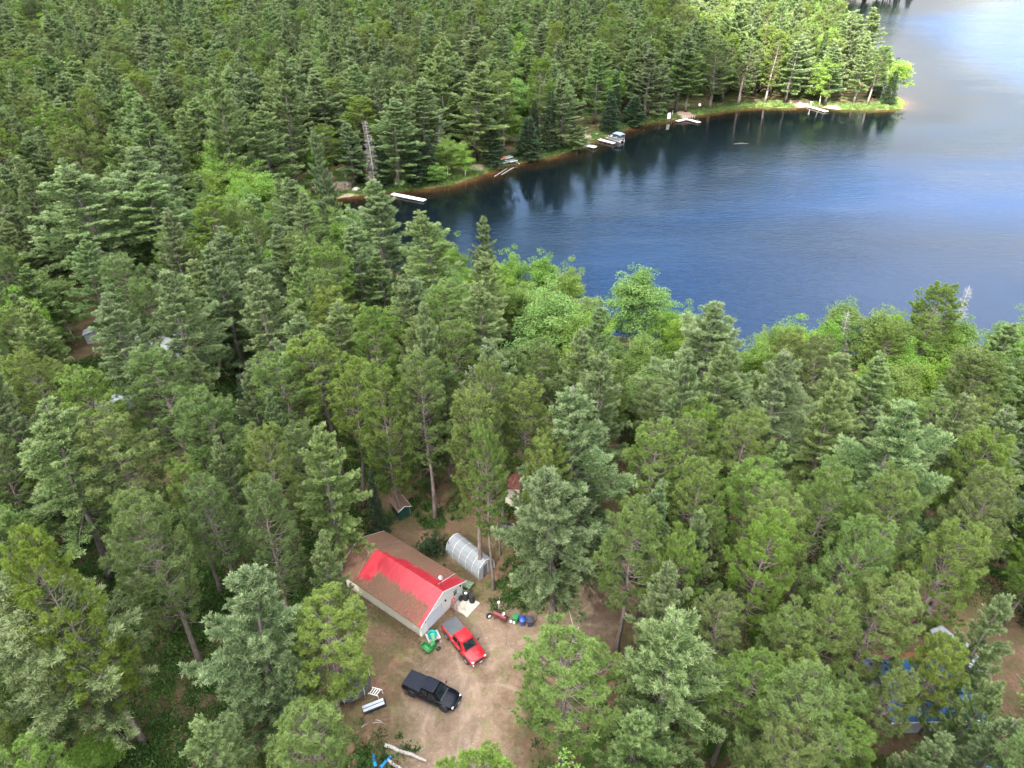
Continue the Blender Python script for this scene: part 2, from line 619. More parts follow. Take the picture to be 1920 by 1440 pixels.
def trunk_mb(h, r0, rg, lean=.3, n=10, top=.04, sides=8):
    mb = MB()
    a = rg.normal(size=2) * lean
    ax = lambda z: np.array([a[0] * (z / h) ** 2 + .08 * math.sin(z * .5 + a[1] * 9), a[1] * (z / h) ** 2 + .08 * math.cos(z * .43), z])
    zs = np.linspace(0, h, n)
    ax0 = ax(0)
    f = lambda z: ax(z) - np.array([ax0[0], ax0[1], 0]) * (1 - z / h)
    pts = [f(z) for z in zs]
    pts[0] = pts[0] - np.array([0, 0, .5])
    rad = [max(top, r0 * (1 - .93 * (z / h) ** .9)) for z in zs]
    rad[0] *= 1.35
    mb.tube(pts, rad, sides)
    return mb, f, lambda z: max(top, r0 * (1 - .93 * (z / h) ** .9))


def assemble(name, parts, tones, mat):
    V = np.concatenate([p[0] for p in parts])
    off, Qs = 0, []
    for v, q in parts:
        Qs.append(q + off)
        off += len(v)
    return np_mesh(name, V, np.concatenate(Qs), mat, np.concatenate(tones))


def white_pine(i, h=26.0, r=4.4, cb=.28, q=1.0, dens=1.0):
    rg = np.random.default_rng(100 + i)
    tr, f, tr_r = trunk_mb(h, .36, rg)
    parts, tones = [], []
    z = cb * h
    asym, aph = rg.uniform(.05, .28), rg.uniform(0, 6.28)
    Call, Aall, Tall = [], [], []
    step = .92
    while z < h * .985:
        u = (z - cb * h) / (h * (1 - cb))
        prof = (.62 + .38 * min(1, u / .25)) * (1 - u ** 1.35) ** .82 * 1.02 + .04
        nb = rg.integers(5, 7) if u < .9 else 4
        a0 = rg.uniform(0, 6.28)
        wh = rg.uniform(.72, 1.15)
        for k in range(nb):
            az = a0 + k * 6.283 / nb + rg.normal() * .25
            L = r * prof * wh * rg.uniform(.5, 1.3) * (1 + asym * math.cos(az - aph))
            if rg.random() < .1 * (1 - u):
                continue
            if L < .35:
                L = .35
            el0 = -.05 + .95 * u + rg.normal() * .1
            pts = branch_path(f(min(h * .985, z + rg.uniform(-.55, .55))), az, el0, el0 + .34, L, rg, 5, .1)
            if q > .4 or L > 2:
                tr.tube([tuple(p) for p in pts], [max(.01, .05 * L / 4 * (1 - j / 5.2)) for j in range(6)], 3, cap=False)
            ns = max(4, int(L * 11.0 * dens * q))
            ts = rg.uniform(.2 if L > 1.5 else .06, 1.0, ns) ** .8
            bp, bd = on_path(pts, ts)
            side = np.where(rg.random(ns) < .5, -1, 1)
            hor = unit(np.cross(bd, [0, 0, 1.0])) * side[:, None]
            sl = (.17 * L * (1.15 - ts) + .26) * rg.uniform(.6, 1.3, ns)
            sd_ = unit(bd * .75 + hor * .85 + np.array([0, 0, .22]) + rg.normal(size=(ns, 3)) * .12)
            nt = 3 if q > .4 else 2
            for w in np.linspace(.3, 1.0, nt):
                Call.append(bp + sd_ * (sl * w)[:, None])
                Aall.append(sd_ * .8 + np.array([0, 0, .3]))
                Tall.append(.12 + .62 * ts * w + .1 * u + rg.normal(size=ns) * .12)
            Call.append(pts[-1][None] + rg.normal(size=(2, 3)) * .1)
            Aall.append(np.repeat(unit(pts[-1] - pts[-2])[None], 2, 0))
            Tall.append(np.full(2, .8))
        z += step * rg.uniform(.75, 1.25)
    C, A, T = np.concatenate(Call), np.concatenate(Aall), np.concatenate(Tall)
    k = 12 if q > .7 else 8
    ln, wd = .3 / q ** .5, .046 / q ** .8
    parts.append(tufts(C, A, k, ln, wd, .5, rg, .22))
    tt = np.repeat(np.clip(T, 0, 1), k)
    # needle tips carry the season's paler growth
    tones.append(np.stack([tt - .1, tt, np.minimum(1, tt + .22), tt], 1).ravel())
    return assemble('crown', parts, tones, MAT['wp']), tr.mesh('trunk', MAT['bk_wp'], True), h, r


def red_pine(i, h=21.0, r=3.1, cb=.42, q=1.0):
    rg = np.random.default_rng(300 + i)
    tr, f, tr_r = trunk_mb(h * .97, .27, rg)
    z = cb * h
    Call, Aall, Tall = [], [], []
    # a few bare dead limbs under the crown
    for _ in range(9 if q > .5 else 0):
        zz = h * rg.uniform(cb * .7, cb * 1.15)
        p = branch_path(f(zz), rg.uniform(0, 6.28), -.1, .3, rg.uniform(1, 2.4), rg, 4, .3)
        tr.tube([tuple(x) for x in p], [.03, .025, .02, .014, .008], 3, cap=False)
    while z < h * .96:
        u = (z - cb * h) / (h * (1 - cb))
        prof = math.sqrt(max(.05, 1 - (abs(u - .42) / (.6 if u > .42 else .55)) ** 2.4))
        nb = rg.integers(5, 7)
        a0 = rg.uniform(0, 6.28)
        for k in range(nb):
            az = a0 + k * 6.283 / nb + rg.normal() * .3
            L = max(.5, r * prof * rg.uniform(.7, 1.15))
            el0 = -.12 + .75 * u + rg.normal() * .12
            pts = branch_path(f(z), az, el0, el0 + .75, L, rg, 5, .15)
            tr.tube([tuple(p) for p in pts], [max(.01, .04 * L / 3 * (1 - j / 5.5)) for j in range(6)], 3, cap=False)
            ns = max(4, int((4.8 * L + 2.5) * (1 if q > .7 else .8)))
            ts = rg.uniform(.3, 1.0, ns) ** .7
            bp, bd = on_path(pts, ts)
            side = np.where(rg.random(ns) < .5, -1, 1)
            hor = unit(np.cross(bd, [0, 0, 1.0])) * side[:, None]
            sl = (.3 * L * (1.15 - ts) + .3) * rg.uniform(.5, 1.3, ns)
            sd_ = unit(bd * .7 + hor * .75 + np.array([0, 0, .45]) + rg.normal(size=(ns, 3)) * .2)
            tip = bp + sd_ * sl[:, None]
            if q > .5:
                for a, b_ in zip(bp, tip):
                    tr.tube([tuple(a), tuple(b_)], [.012, .008], 3, cap=False)
            Call += [tip, pts[-1][None]]
            Aall += [sd_ * .6 + np.array([0, 0, .7]), (unit(pts[-1] - pts[-2]) * .5 + np.array([0, 0, .8]))[None]]
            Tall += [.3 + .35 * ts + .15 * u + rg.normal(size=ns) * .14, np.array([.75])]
        z += (.72 if q > .5 else 1.0) * rg.uniform(.8, 1.2)
    C, A, T = np.concatenate(Call), np.concatenate(Aall), np.concatenate(Tall)
    nt = 46
    zt = h * (1.0 - .17 * rg.uniform(0, 1, nt) ** 1.2)
    a_ = rg.uniform(0, 6.28, nt)
    rad = (.15 + (h - zt) * .42) * rg.uniform(.3, 1.0, nt)
    Ct = np.array([f(min(z_, h * .97)) for z_ in zt]) + np.column_stack([rad * np.cos(a_), rad * np.sin(a_), zt - np.minimum(zt, h * .97) + .1])
    C, A, T = np.concatenate([C, Ct]), np.concatenate([A, np.column_stack([np.cos(a_) * .4, np.sin(a_) * .4, np.ones(nt)])]), np.concatenate([T, np.full(nt, .75)])
    k = 42 if q > .7 else 30
    ln, wd = .265 / q ** .3, .034 / q ** .6
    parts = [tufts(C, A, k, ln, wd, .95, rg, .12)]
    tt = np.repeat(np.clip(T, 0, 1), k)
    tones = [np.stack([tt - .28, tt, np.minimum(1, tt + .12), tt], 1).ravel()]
    return assemble('crown', parts, tones, MAT['rp']), tr.mesh('trunk', MAT['bk_rp'], True), h, r


def birch(i, h=15.0, r=3.4, cb=.3, q=1.0):
    rg = np.random.default_rng(500 + i)
    tr, f, _ = trunk_mb(h * .8, .16, rg, .7, 8, .03, 6)
    Call, Aall, Tall, Sall = [], [], [], []
    nl = int(26 * (1 if q > .5 else .7))
    for k in range(nl):
        z = h * (cb * .8 + (.78 - cb * .8) * (k / nl) ** .9)
        u = (z / h - cb * .8) / (.8 - cb * .8)
        az = k * 2.4 + rg.normal() * .4
        L = r * (.75 + .5 * math.sin(math.pi * min(1, .25 + u * .75))) * rg.uniform(.6, 1.1)
        el = .55 + .5 * u + rg.normal() * .15
        pts = branch_path(f(z), az, el, el - .35, L, rg, 5, .18)
        tr.tube([tuple(p) for p in pts], [max(.01, .05 * (1 - j / 5.3)) for j in range(6)], 3, cap=False)
        nc = max(3, int(11 * q))
        ts = rg.uniform(.3, 1.0, nc)
        bp, bd = on_path(pts, ts)
        off = rg.normal(size=(nc, 3)) * np.array([.55, .55, .4])
        c = bp + off
        Call.append(c)
        Aall.append(off + np.array([0, 0, .3]))
        Tall.append(.35 + .3 * ts + .15 * u + rg.normal(size=nc) * .12)
    n = max(6, int(20 * q))
    Call.append(f(h * .8) + rg.normal(size=(n, 3)) * np.array([.7, .7, .1 * h]) + np.array([0, 0, .06 * h]))
    Aall.append(rg.normal(size=(n, 3)))
    Tall.append(np.full(n, .65))
    C, A, T = np.concatenate(Call), np.concatenate(Aall), np.concatenate(Tall)
    k = 105 if q > .7 else 60
    N = len(C) * k
    cl = np.repeat(C, k, 0)
    g = unit(rg.normal(size=(N, 3))) * (rg.uniform(.15, 1, (N, 1)) ** .5) * np.repeat(rg.uniform(.5, .9, len(C)), k)[:, None] * np.array([1, 1, .75])
    P = cl + g
    D = g + np.array([0, 0, -.35]) + rg.normal(size=P.shape) * .35
    s = .19 / q ** .5
    V, Q = blades(P, D, s * rg.uniform(.7, 1.3, N), s * .68 * rg.uniform(.7, 1.3, N), rg, .45)
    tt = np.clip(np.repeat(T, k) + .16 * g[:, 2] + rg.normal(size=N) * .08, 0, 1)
    return assemble('crown', [(V, Q)], [np.repeat(tt, 4)], MAT['bi']), tr.mesh('trunk', MAT['bk_bi'], True), h, r


def spruce(i, h=16.0, r=2.0, cb=.06, q=1.0, dead=False):
    rg = np.random.default_rng(700 + i)
    tr, f, _ = trunk_mb(h, .17, rg, .15, 8, .02, 6)
    z = cb * h
    Call, Aall, Tall = [], [], []
    while z < h * .99:
        u = (z - cb * h) / (h * (1 - cb))
        prof = (1 - u) ** .85 + .04
        nb = rg.integers(5, 8) if u < .85 else 4
        a0 = rg.uniform(0, 6.28)
        for k in range(nb):
            az = a0 + k * 6.283 / nb + rg.normal() * .2
            L = max(.22, r * prof * rg.uniform(.65, 1.15))
            if dead:
                L *= rg.uniform(.5, 1.1)
            el0 = -.15 + .6 * u + rg.normal() * .08
            pts = branch_path(f(z), az, el0, el0 + .15, L, rg, 4, .1)
            tr.tube([tuple(p) for p in pts], [max(.008, .03 * (1 - j / 4.3)) for j in range(5)], 3, cap=False)
            ns = max(3, int(L * (7 if not dead else 9) * q))
            ts = rg.uniform(.12, 1.0, ns)
            bp, bd = on_path(pts, ts)
            side = np.where(rg.random(ns) < .5, -1, 1)
            hor = unit(np.cross(bd, [0, 0, 1.0])) * side[:, None]
            sl = (.3 * L * (1.05 - ts) + .1)
            for w in (.35, .9):
                Call.append(bp + hor * (sl * w)[:, None] + bd * (sl * w * .6)[:, None])
                Aall.append(bd * .8 + hor * .6 + np.array([0, 0, -.12]))
                Tall.append(.25 + .4 * ts * w + rg.normal(size=ns) * .12)
        z += (.5 if q > .5 else .8) * rg.uniform(.8, 1.2) * (1.3 if dead else 1)
    C, A, T = np.concatenate(Call), np.concatenate(Aall), np.concatenate(Tall)
    if dead:
        C, A, T = C[::2], A[::2], T[::2]
        parts = [tufts(C, A, 4, .4, .028, .7, rg, 0)]
        k = 4
    else:
        k = 6 if q > .5 else 4
        parts = [tufts(C, A, k, .32 / q ** .4, .085 / q ** .7, .4, rg, 0)]
    tones = [np.repeat(np.clip(np.repeat(T, k), 0, 1), 4)]
    return assemble('crown' if not dead else 'twigs', parts, tones, MAT['dd' if dead else 'sp']), tr.mesh('trunk', MAT['bk_dd' if dead else 'bk_wp'], True), h, r


VARS = {
    'wp': [white_pine(i, r=4.4, cb=[.12, .28, .24, .34, .14, .3][i], dens=[1, .85, 1.1, .8, 1, .9][i]) for i in range(6)],
    'rp': [red_pine(i, cb=[.4, .45, .24, .5, .42][i]) for i in range(5)],
    'bi': [birch(i) for i in range(4)],
    'sp': [spruce(i) for i in range(3)],
    'dd': [spruce(20 + i, 15, 1.5, .2, 1, True) for i in range(2)],
}
FARV = {
    'wp': [white_pine(40 + i, cb=.2, q=.6) for i in range(4)],
    'rp': [red_pine(40 + i, cb=.34, q=.6) for i in range(4)],
    'bi': [birch(40 + i, q=.6) for i in range(3)],
    'sp': [spruce(40 + i, q=.6) for i in range(2)],
}

# ------------------------------------------------------------------ trees read off the photograph: kind, crown-top pixel, height, crown width in pixels
HAND = [
    ('wp', 425, 1078, 22, 205), ('wp', 25, 1062, 24, 250), ('rp', 250, 945, 23, 130), ('rp', 580, 1160, 16, 165), ('rp', 555, 1345, 15, 150),
    ('wp', 585, 1000, 20, 80), ('wp', 505, 1235, 15, 80), ('bi', 150, 1400, 5, 90), ('wp', 55, 762, 25, 180), ('rp', 205, 790, 22, 150), ('rp', 75, 662, 21, 90),
    ('rp', 150, 690, 21, 120), ('rp', 295, 672, 21, 130), ('rp', 390, 722, 22, 115), ('wp', 445, 672, 20, 75), ('wp', 505, 735, 19, 60), ('wp', 205, 552, 23, 125),
    ('wp', 302, 510, 24, 125), ('wp', 482, 516, 23, 125), ('wp', 552, 592, 23, 115), ('rp', 600, 655, 21, 120), ('rp', 535, 668, 21, 110), ('wp', 345, 790, 20, 75),
    ('wp', 418, 820, 20, 75), ('rp', 500, 812, 22, 95), ('wp', 583, 805, 23, 120), ('rp', 385, 905, 20, 100), ('rp', 470, 915, 20, 100), ('rp', 330, 880, 19, 80),
    ('wp', 908, 528, 24, 115), ('rp', 820, 555, 21, 110), ('rp', 690, 588, 21, 90), ('rp', 770, 605, 21, 90), ('rp', 850, 610, 20, 90), ('rp', 640, 700, 21, 90),
    ('rp', 716, 690, 23, 95), ('rp', 792, 692, 23, 100), ('wp', 945, 640, 23, 115), ('wp', 885, 690, 21, 95), ('rp', 982, 712, 22, 100), ('rp', 888, 768, 24, 110),
    ('wp', 1118, 668, 24, 110), ('wp', 1085, 738, 27, 195), ('wp', 1052, 868, 23, 168, 5), ('bi', 1020, 560, 17, 130), ('bi', 952, 478, 14, 60), ('bi', 1018, 478, 14, 70),
    ('bi', 1065, 498, 14, 60), ('bi', 1100, 540, 14, 75), ('bi', 1122, 590, 14, 70), ('bi', 1198, 513, 15, 110), ('bi', 770, 548, 13, 70), ('bi', 700, 580, 13, 60),
    ('bi', 1075, 590, 15, 90), ('bi', 980, 520, 14, 70), ('bi', 890, 505, 13, 70), ('bi', 930, 500, 13, 70), ('bi', 1200, 690, 12, 100), ('bi', 1160, 640, 10, 70),
    ('wp', 1340, 560, 23, 170), ('wp', 1355, 648, 22, 105), ('wp', 1478, 665, 24, 140), ('wp', 1590, 700, 23, 105), ('wp', 1692, 760, 25, 205), ('wp', 1790, 732, 22, 110),
    ('wp', 1905, 770, 23, 130), ('rp', 1400, 792, 20, 105), ('wp', 1457, 828, 18, 90), ('rp', 1320, 895, 20, 100), ('rp', 1455, 930, 20, 120), ('rp', 1538, 640, 19, 80),
    ('bi', 1440, 600, 13, 55), ('bi', 1505, 605, 13, 90), ('bi', 1590, 562, 14, 75), ('bi', 1660, 578, 14, 85), ('bi', 1712, 592, 14, 75), ('bi', 1765, 676, 13, 80),
    ('bi', 1640, 688, 13, 80), ('bi', 1830, 655, 12, 75), ('rp', 1775, 540, 19, 90), ('dd', 1825, 535, 16, 45), ('dd', 1595, 588, 13, 45), ('wp', 1905, 608, 20, 110),
    ('bi', 1690, 680, 13, 80), ('bi', 1560, 600, 12, 70), ('bi', 1420, 640, 12, 70), ('bi', 1290, 580, 12, 60), ('bi', 1255, 570, 11, 60),
    ('wp', 1325, 978, 20, 85), ('wp', 1285, 1078, 21, 125), ('wp', 1275, 1188, 21, 225), ('rp', 1435, 992, 21, 120), ('rp', 1600, 985, 22, 130), ('rp', 1795, 990, 21, 120),
    ('rp', 1660, 1095, 19, 150), ('rp', 1568, 1130, 19, 115), ('rp', 1480, 1150, 18, 110), ('rp', 1365, 1118, 19, 100), ('rp', 1405, 1210, 18, 115), ('rp', 1525, 1255, 17, 130),
    ('rp', 1070, 1232, 17, 195), ('rp', 1195, 938, 22, 120), ('rp', 1290, 1010, 20, 90), ('rp', 1225, 820, 21, 120), ('rp', 1300, 800, 20, 100), ('wp', 1195, 1330, 16, 130),
    ('rp', 1700, 900, 22, 120), ('rp', 1560, 880, 21, 110), ('rp', 1870, 900, 21, 110), ('rp', 1840, 820, 21, 110), ('rp', 1590, 1345, 12, 110), 
    ('wp', 1775, 1385, 16, 110), ('wp', 1885, 1120, 20, 110), ('wp', 1862, 1265, 16, 85), ('wp', 1900, 1340, 17, 130),
    ('wp', 135, 312, 27, 190), ('wp', 250, 278, 27, 150), ('wp', 262, 330, 24, 150), ('wp', 420, 425, 23, 100), ('wp', 540, 330, 21, 85), ('wp', 700, 340, 25, 130),
    ('wp', 655, 420, 22, 100), ('wp', 812, 398, 24, 120), ('wp', 905, 405, 20, 60), ('wp', 715, 465, 18, 70), ('rp', 620, 470, 20, 90), ('rp', 570, 450, 20, 80), ('rp', 380, 380, 19, 90),
    ('wp', 520, 430, 22, 90), ('wp', 480, 200, 25, 95), ('wp', 600, 130, 26, 100), ('wp', 420, 125, 26, 85), ('wp', 130, 105, 26, 85), ('wp', 270, 52, 26, 80),
    ('dd', 412, 240, 17, 35), ('dd', 690, 222, 18, 32), ('dd', 815, 215, 15, 22), ('dd', 680, 530, 10, 28), ('wp', 785, 148, 24, 95), ('wp', 735, 150, 25, 75), ('wp', 730, 180, 24, 95),
    ('wp', 885, 115, 27, 95), ('wp', 895, 50, 26, 80), ('wp', 1060, 140, 25, 70), ('wp', 1125, 75, 26, 60), ('wp', 945, 48, 27, 65), ('wp', 1020, 40, 27, 70), ('wp', 1185, 25, 26, 70),
    ('bi', 968, 150, 15, 80), ('bi', 960, 205, 10, 50), ('bi', 870, 265, 11, 45), ('bi', 835, 255, 11, 45), ('bi', 575, 260, 14, 45), ('bi', 820, 300, 9, 40),
    ('sp', 990, 215, 14, 55), ('sp', 925, 225, 13, 50), ('sp', 1190, 175, 14, 45), ('sp', 1150, 165, 14, 40), ('sp', 775, 255, 14, 45), ('sp', 800, 250, 14, 40), ('sp', 710, 260, 15, 38),
    ('sp', 1035, 170, 18, 45), ('wp', 1285, 60, 27, 70), ('rp', 1350, 75, 26, 70), ('rp', 1405, 75, 25, 60), ('wp', 1500, 62, 27, 60), ('wp', 1575, 75, 26, 55), ('rp', 1655, 90, 24, 50),
    ('wp', 1610, 20, 28, 70), ('bi', 1560, 100, 18, 50), ('rp', 1460, 60, 26, 50), ('wp', 1635, 62, 26, 45), ('bi', 1525, 40, 20, 50), ('rp', 1225, 40, 26, 60), ('rp', 1300, 100, 24, 55),
    ('rp', 1675, 1262, 15, 85), ('rp', 1792, 1185, 16, 95), ('rp', 1600, 1290, 13, 110), ('wp', 1090, 230, 16, 45),   ('rp', 1010, 830, 21, 100),
    ('sp', 696, 885, 11, 36), ('bi', 710, 790, 14, 35),
]
# trunks whose feet the photograph shows: kind, foot pixel, height, crown radius
FEET = [('rp', 270, 1392, 27, 3.2), ('rp', 1112, 1060, 12, 1.6), ('rp', 1300, 1160, 17, 2.2), ('rp', 945, 985, 24, 2.6), ('rp', 938, 1040, 22, 1.6), ('rp', 925, 1105, 23, 2.2)]

LOC = {}
VIS_LAKE = [(630, 392), (700, 378), (730, 372), (830, 352), (960, 308), (1100, 268), (1300, 217), (1480, 203), (1640, 207), (1720, 195), (1720, 0), (1920, 0), (1920, 590), (1840, 640), (1815, 560),
            (1730, 540), (1650, 560), (1550, 565), (1480, 620), (1400, 610), (1380, 575), (1260, 565), (1240, 520), (1150, 520), (1140, 560), (1080, 520), (1000, 475), (930, 480), (870, 440), (790, 395), (740, 420), (690, 400)]
CLEARING = [(640, 1170), (655, 1080), (705, 1000), (735, 920), (765, 905), (790, 990), (835, 1000), (925, 985), (985, 960), (985, 1080), (1110, 1010), (1170, 1095), (1150, 1190), (1080, 1185),
            (1000, 1200), (945, 1270), (930, 1440), (700, 1440), (655, 1330)]
BLUE = [(1660, 1250), (1810, 1250), (1850, 1380), (1720, 1370), (1660, 1330)]
HOLE = [(175, 1180), (300, 1150), (310, 1440), (240, 1440)]
HOUSE_L = [(120, 635), (185, 625), (185, 665), (120, 668)]
SHORE_RECTS = [(730, 355, 800, 380), (912, 292, 972, 332), (1090, 262, 1122, 282), (1118, 238, 1178, 278), (1262, 214, 1318, 234), (1244, 200, 1266, 220), (645, 329, 655, 344), (1510, 186, 1560, 214)]
SHEDV = [(705, 905), (830, 890), (850, 1000), (705, 1000)]
HUT = [(930, 900), (995, 900), (995, 975), (930, 975)]


def crown_pix(x, y, h, r, cb=.35):
    pts = []
    for zf, k in ((1, 0), (.85, .55), (.65, .9), (.45, 1), (cb, .7)):
        for s in ((-1, 0), (0, 0), (1, 0), (0, -1)):
            px, py, f = proj(x + s[0] * r * k, y + s[1] * r * k, zf * h)
            pts.append((px, py))
    return np.array(pts)


KIND = {'wp': ('white_pine', 'white pine tree'), 'rp': ('red_pine', 'red pine tree'), 'bi': ('birch_tree', 'birch tree'), 'sp': ('spruce_tree', 'spruce tree'), 'dd': ('dead_tree', 'dead tree')}
BASE_H = {'wp': 26., 'rp': 21., 'bi': 15., 'sp': 16., 'dd': 15.}
BASE_R = {'wp': 4.4, 'rp': 3.1, 'bi': 3.9, 'sp': 2.0, 'dd': 1.5}
TREES = []          # kind, x, y, h, r
for k, px, py, h, w, *_ in HAND:
    p = at(px, py, h)
    for _k in range(16):
        if lake_sd(np.array([p[:2]]))[0] > 1.2:
            break
        h *= .955 if p[1] > 166 else 1.03
        p = at(px, py, h)
    f = proj(p[0], p[1], h * .6)[2]
    if p[1] > 150 and k in ('sp', 'bi'):
        qq = crown_pix(p[0], p[1], h, w / 2 * f / F)
        if any(((qq[:, 0] > a) & (qq[:, 0] < c) & (qq[:, 1] > b_) & (qq[:, 1] < d)).any() for a, b_, c, d in SHORE_RECTS):
            p = p * 1.0
            p[1] += 9
    TREES.append((k, p[0], p[1], h, w / 2 * f / F * (1.34 if k == 'wp' else (1.28 if k == 'bi' else 1.12))))
for k, px, py, h, r in FEET:
    p = at(px, py)
    TREES.append((k, p[0], p[1], h, r))
NHAND = len(TREES)


def scatter():
    out = []
    HX = np.array([(t[1], t[2]) for t in TREES])
    HR = np.array([max(1.8, t[4] * .95) for t in TREES])
    cand = []
    y = 8.0
    while y < 620:
        g = 5.0 if y < 170 else (6.8 if y < 300 else 8.4)
        half = (y * cp + 60) * .78 + 25
        x = -half
        while x < half:
            cand.append((x + rng.uniform(-.42, .42) * g, y + rng.uniform(-.42, .42) * g))
            x += g
        y += g
    C = np.array(cand)
    sd = lake_sd(C)
    ds = np.full(len(C), 1e9)
    for c, r in sand_spots + brown_spots:
        ds = np.minimum(ds, np.hypot(*(C - c).T) - r * .75)
    clr = seg_dist(C, needle)
    clr[inside(C, needle)] = 0
    ok = (sd > 1.3) & (ds > 0) & (clr > 1.5)
    C, sd = C[ok], sd[ok]
    for (x, y), s in zip(C, sd):
        if np.any(np.hypot(HX[:, 0] - x, HX[:, 1] - y) < HR + 1.1):
            continue
        near_shore = s < 20 and y < 170
        far_shore = s < 12 and y >= 170
        if near_shore:
            pr = (.05, .05, .86, .04)
        elif far_shore:
            pr = (.24, .22, .14, .4)
        elif y < 105 and x > -12:
            pr = (.3, .55, .11, .04)
        elif y < 105:
            pr = (.36, .46, .12, .06)
        elif y > 400:
            pr = (.3, .14, .53, .03)
        elif x > 75 and y > 180:
            pr = (.38, .42, .12, .08)
        else:
            pr = (.47, .34, .11, .08)
        k = ('wp', 'rp', 'bi', 'sp')[rng.choice(4, p=pr)]
        h = {'wp': rng.normal(22.5, 3.6), 'rp': rng.normal(20, 2.2), 'bi': rng.normal(15, 2), 'sp': rng.normal(13, 2.5)}[k]
        if y < 150:
            h *= .88
        else:
            h *= rng.uniform(.92, 1.2)
        r = {'wp': rng.uniform(3.0, 5.6), 'rp': rng.uniform(2.9, 4.1), 'bi': rng.uniform(3.2, 4.6), 'sp': rng.uniform(1.6, 2.3)}[k]
        if y > 150:
            r *= 1.42
        if rng.random() < .018 and y > 60:
            k, h, r = 'dd', rng.uniform(9, 17), rng.uniform(.9, 1.7)
        if s < 6:
            h *= .75
        if x > 75 and y > 180:
            h *= 1.14
            r *= 1.12
        h = max(6, h)
        q = crown_pix(x, y, h, r)
        top = q[0]
        if not (-220 < top[0] < 2140 and -260 < top[1] < 1560):
            continue
        bad = False
        for poly in (VIS_LAKE, CLEARING, HOLE, SHEDV, HUT, HOUSE_L):
            if poly is VIS_LAKE and y > 172:
                continue
            if inside(q, poly).any():
                bad = True
                break
        if not bad and y > 170:
            bx, by, _ = proj(x, y, 0)
            qq = np.vstack([q, [(bx, by)], [(bx + (top[0] - bx) * .2, by + (top[1] - by) * .2)]])
            bad = any(((qq[:, 0] > a) & (qq[:, 0] < c) & (qq[:, 1] > b_) & (qq[:, 1] < d)).any() for a, b_, c, d in SHORE_RECTS)
        if not bad and inside(q[5:16], BLUE).any():
            bad = True
        if bad:
            continue
        out.append((k, x, y, h, r))
    return out


TREES += scatter()

ANCHORS = [
    (840, 1060, 'near the red-roofed garage'), (885, 1040, 'by the plastic greenhouse'), (755, 935, 'around the little green shed'), (965, 930, 'by the cream-walled cabin'),
    (1030, 1140, 'beside the row of rubbish bins'), (650, 1290, 'left of the black pickup'), (1010, 1340, 'right of the dirt yard'), (730, 1430, 'at the log in the yard'),
    (1735, 1290, 'around the blue metal roof'), (1840, 1230, 'beside the bare ground right of the blue roof'), (1900, 1400, 'in the bottom right corner'), (1560, 1420, 'below the blue roof along the bottom edge'),
    (1130, 1080, 'where the dirt track bends under the trees'), (1330, 1180, 'right of the track bend'), (1300, 1400, 'along the bottom edge right of the yard'), (1500, 1200, 'left of the blue metal roof'),
    (1420, 1000, 'on the slope above the track bend'), (1600, 1050, 'above the blue metal roof'), (1850, 1050, 'at the right edge above the bare ground'),
    (100, 1080, 'at the lower left edge'), (250, 1300, 'around the dark gap lower left'), (430, 1380, 'along the bottom edge left of the pickup'), (450, 1120, 'between the dark gap and the garage'),
    (560, 1050, 'behind the left end of the garage'), (600, 900, 'left of the little green shed'), (300, 900, 'around the small brown gap in the left canopy'), (90, 850, 'at the left edge above the pines'),
    (150, 640, 'by the brown patch at the left edge'), (310, 620, 'around the hidden grey roof'), (230, 770, 'over the grey camper at left'), (470, 700, 'right of the hidden grey roof'),
    (620, 760, 'midway between the grey roof and the shed'), (780, 740, 'in the red pine stand behind the shed'), (960, 760, 'behind the cream-walled cabin'), (1110, 800, 'straight behind the tallest central pine'),
    (1280, 830, 'right of the tallest central pine'), (1450, 850, 'on the near slope right of centre'), (1650, 850, 'on the near slope far right'), (1850, 850, 'at the right edge of the near slope'),
    (1020, 520, 'among the birches on the near bank'), (1200, 570, 'around the round birch on the near bank'), (1340, 640, 'beside the pale pine on the near bank'), (1500, 640, 'on the near bank right of centre'),
    (1680, 640, 'in the birch thicket on the near bank'), (1860, 640, 'on the near bank at the right edge'), (850, 460, 'on the near bank opposite the white dock'), (690, 430, 'in front of the white dock'),
    (580, 400, 'at the mouth of the little inlet'), (800, 600, 'above the red pine stand'), (640, 560, 'inland of the little inlet'), (480, 520, 'by the yellowish pine left of centre'), (380, 420, 'left of the inlet'),
    (230, 450, 'under the two great left pines'), (80, 480, 'at the left edge, upper middle'), (130, 310, 'around the great pines far left'), (400, 290, 'by the sandy drive and pale dead spruce'), (560, 270, 'along the sandy path behind the inlet'),
    (660, 280, 'around the dish at the inlet beach'), (780, 290, 'on the far bank behind the white dock'), (930, 250, 'behind the dock sections on the far bank'), (1060, 210, 'behind the small swim platform'),
    (1160, 170, 'behind the pontoon boat'), (1270, 160, 'behind the bent dock'), (1380, 140, 'on the far bank before the sunlit point'), (1500, 130, 'behind the farthest dock'), (1620, 120, 'at the tip of the sunlit point'),
    (1560, 40, 'on the back of the sunlit point'), (1400, 40, 'in the sunlit wood at the top'), (1240, 50, 'in the far wood above the bent dock'), (1080, 60, 'in the far wood above the pontoon boat'),
    (900, 80, 'in the far wood above the dock sections'), (740, 110, 'in the far wood above the white dock'), (580, 130, 'in the far wood above the sandy path'), (430, 150, 'in the far wood above the dead spruce'),
    (270, 150, 'in the upper left wood'), (100, 180, 'at the left edge of the upper wood'), (60, 60, 'in the top left corner'), (300, 40, 'along the top edge at left'), (560, 30, 'along the top edge left of centre'), (800, 20, 'along the top edge at centre'),
]
ORD = 'first second third fourth fifth sixth seventh eighth ninth tenth eleventh twelfth thirteenth fourteenth fifteenth sixteenth seventeenth eighteenth nineteenth twentieth'.split()
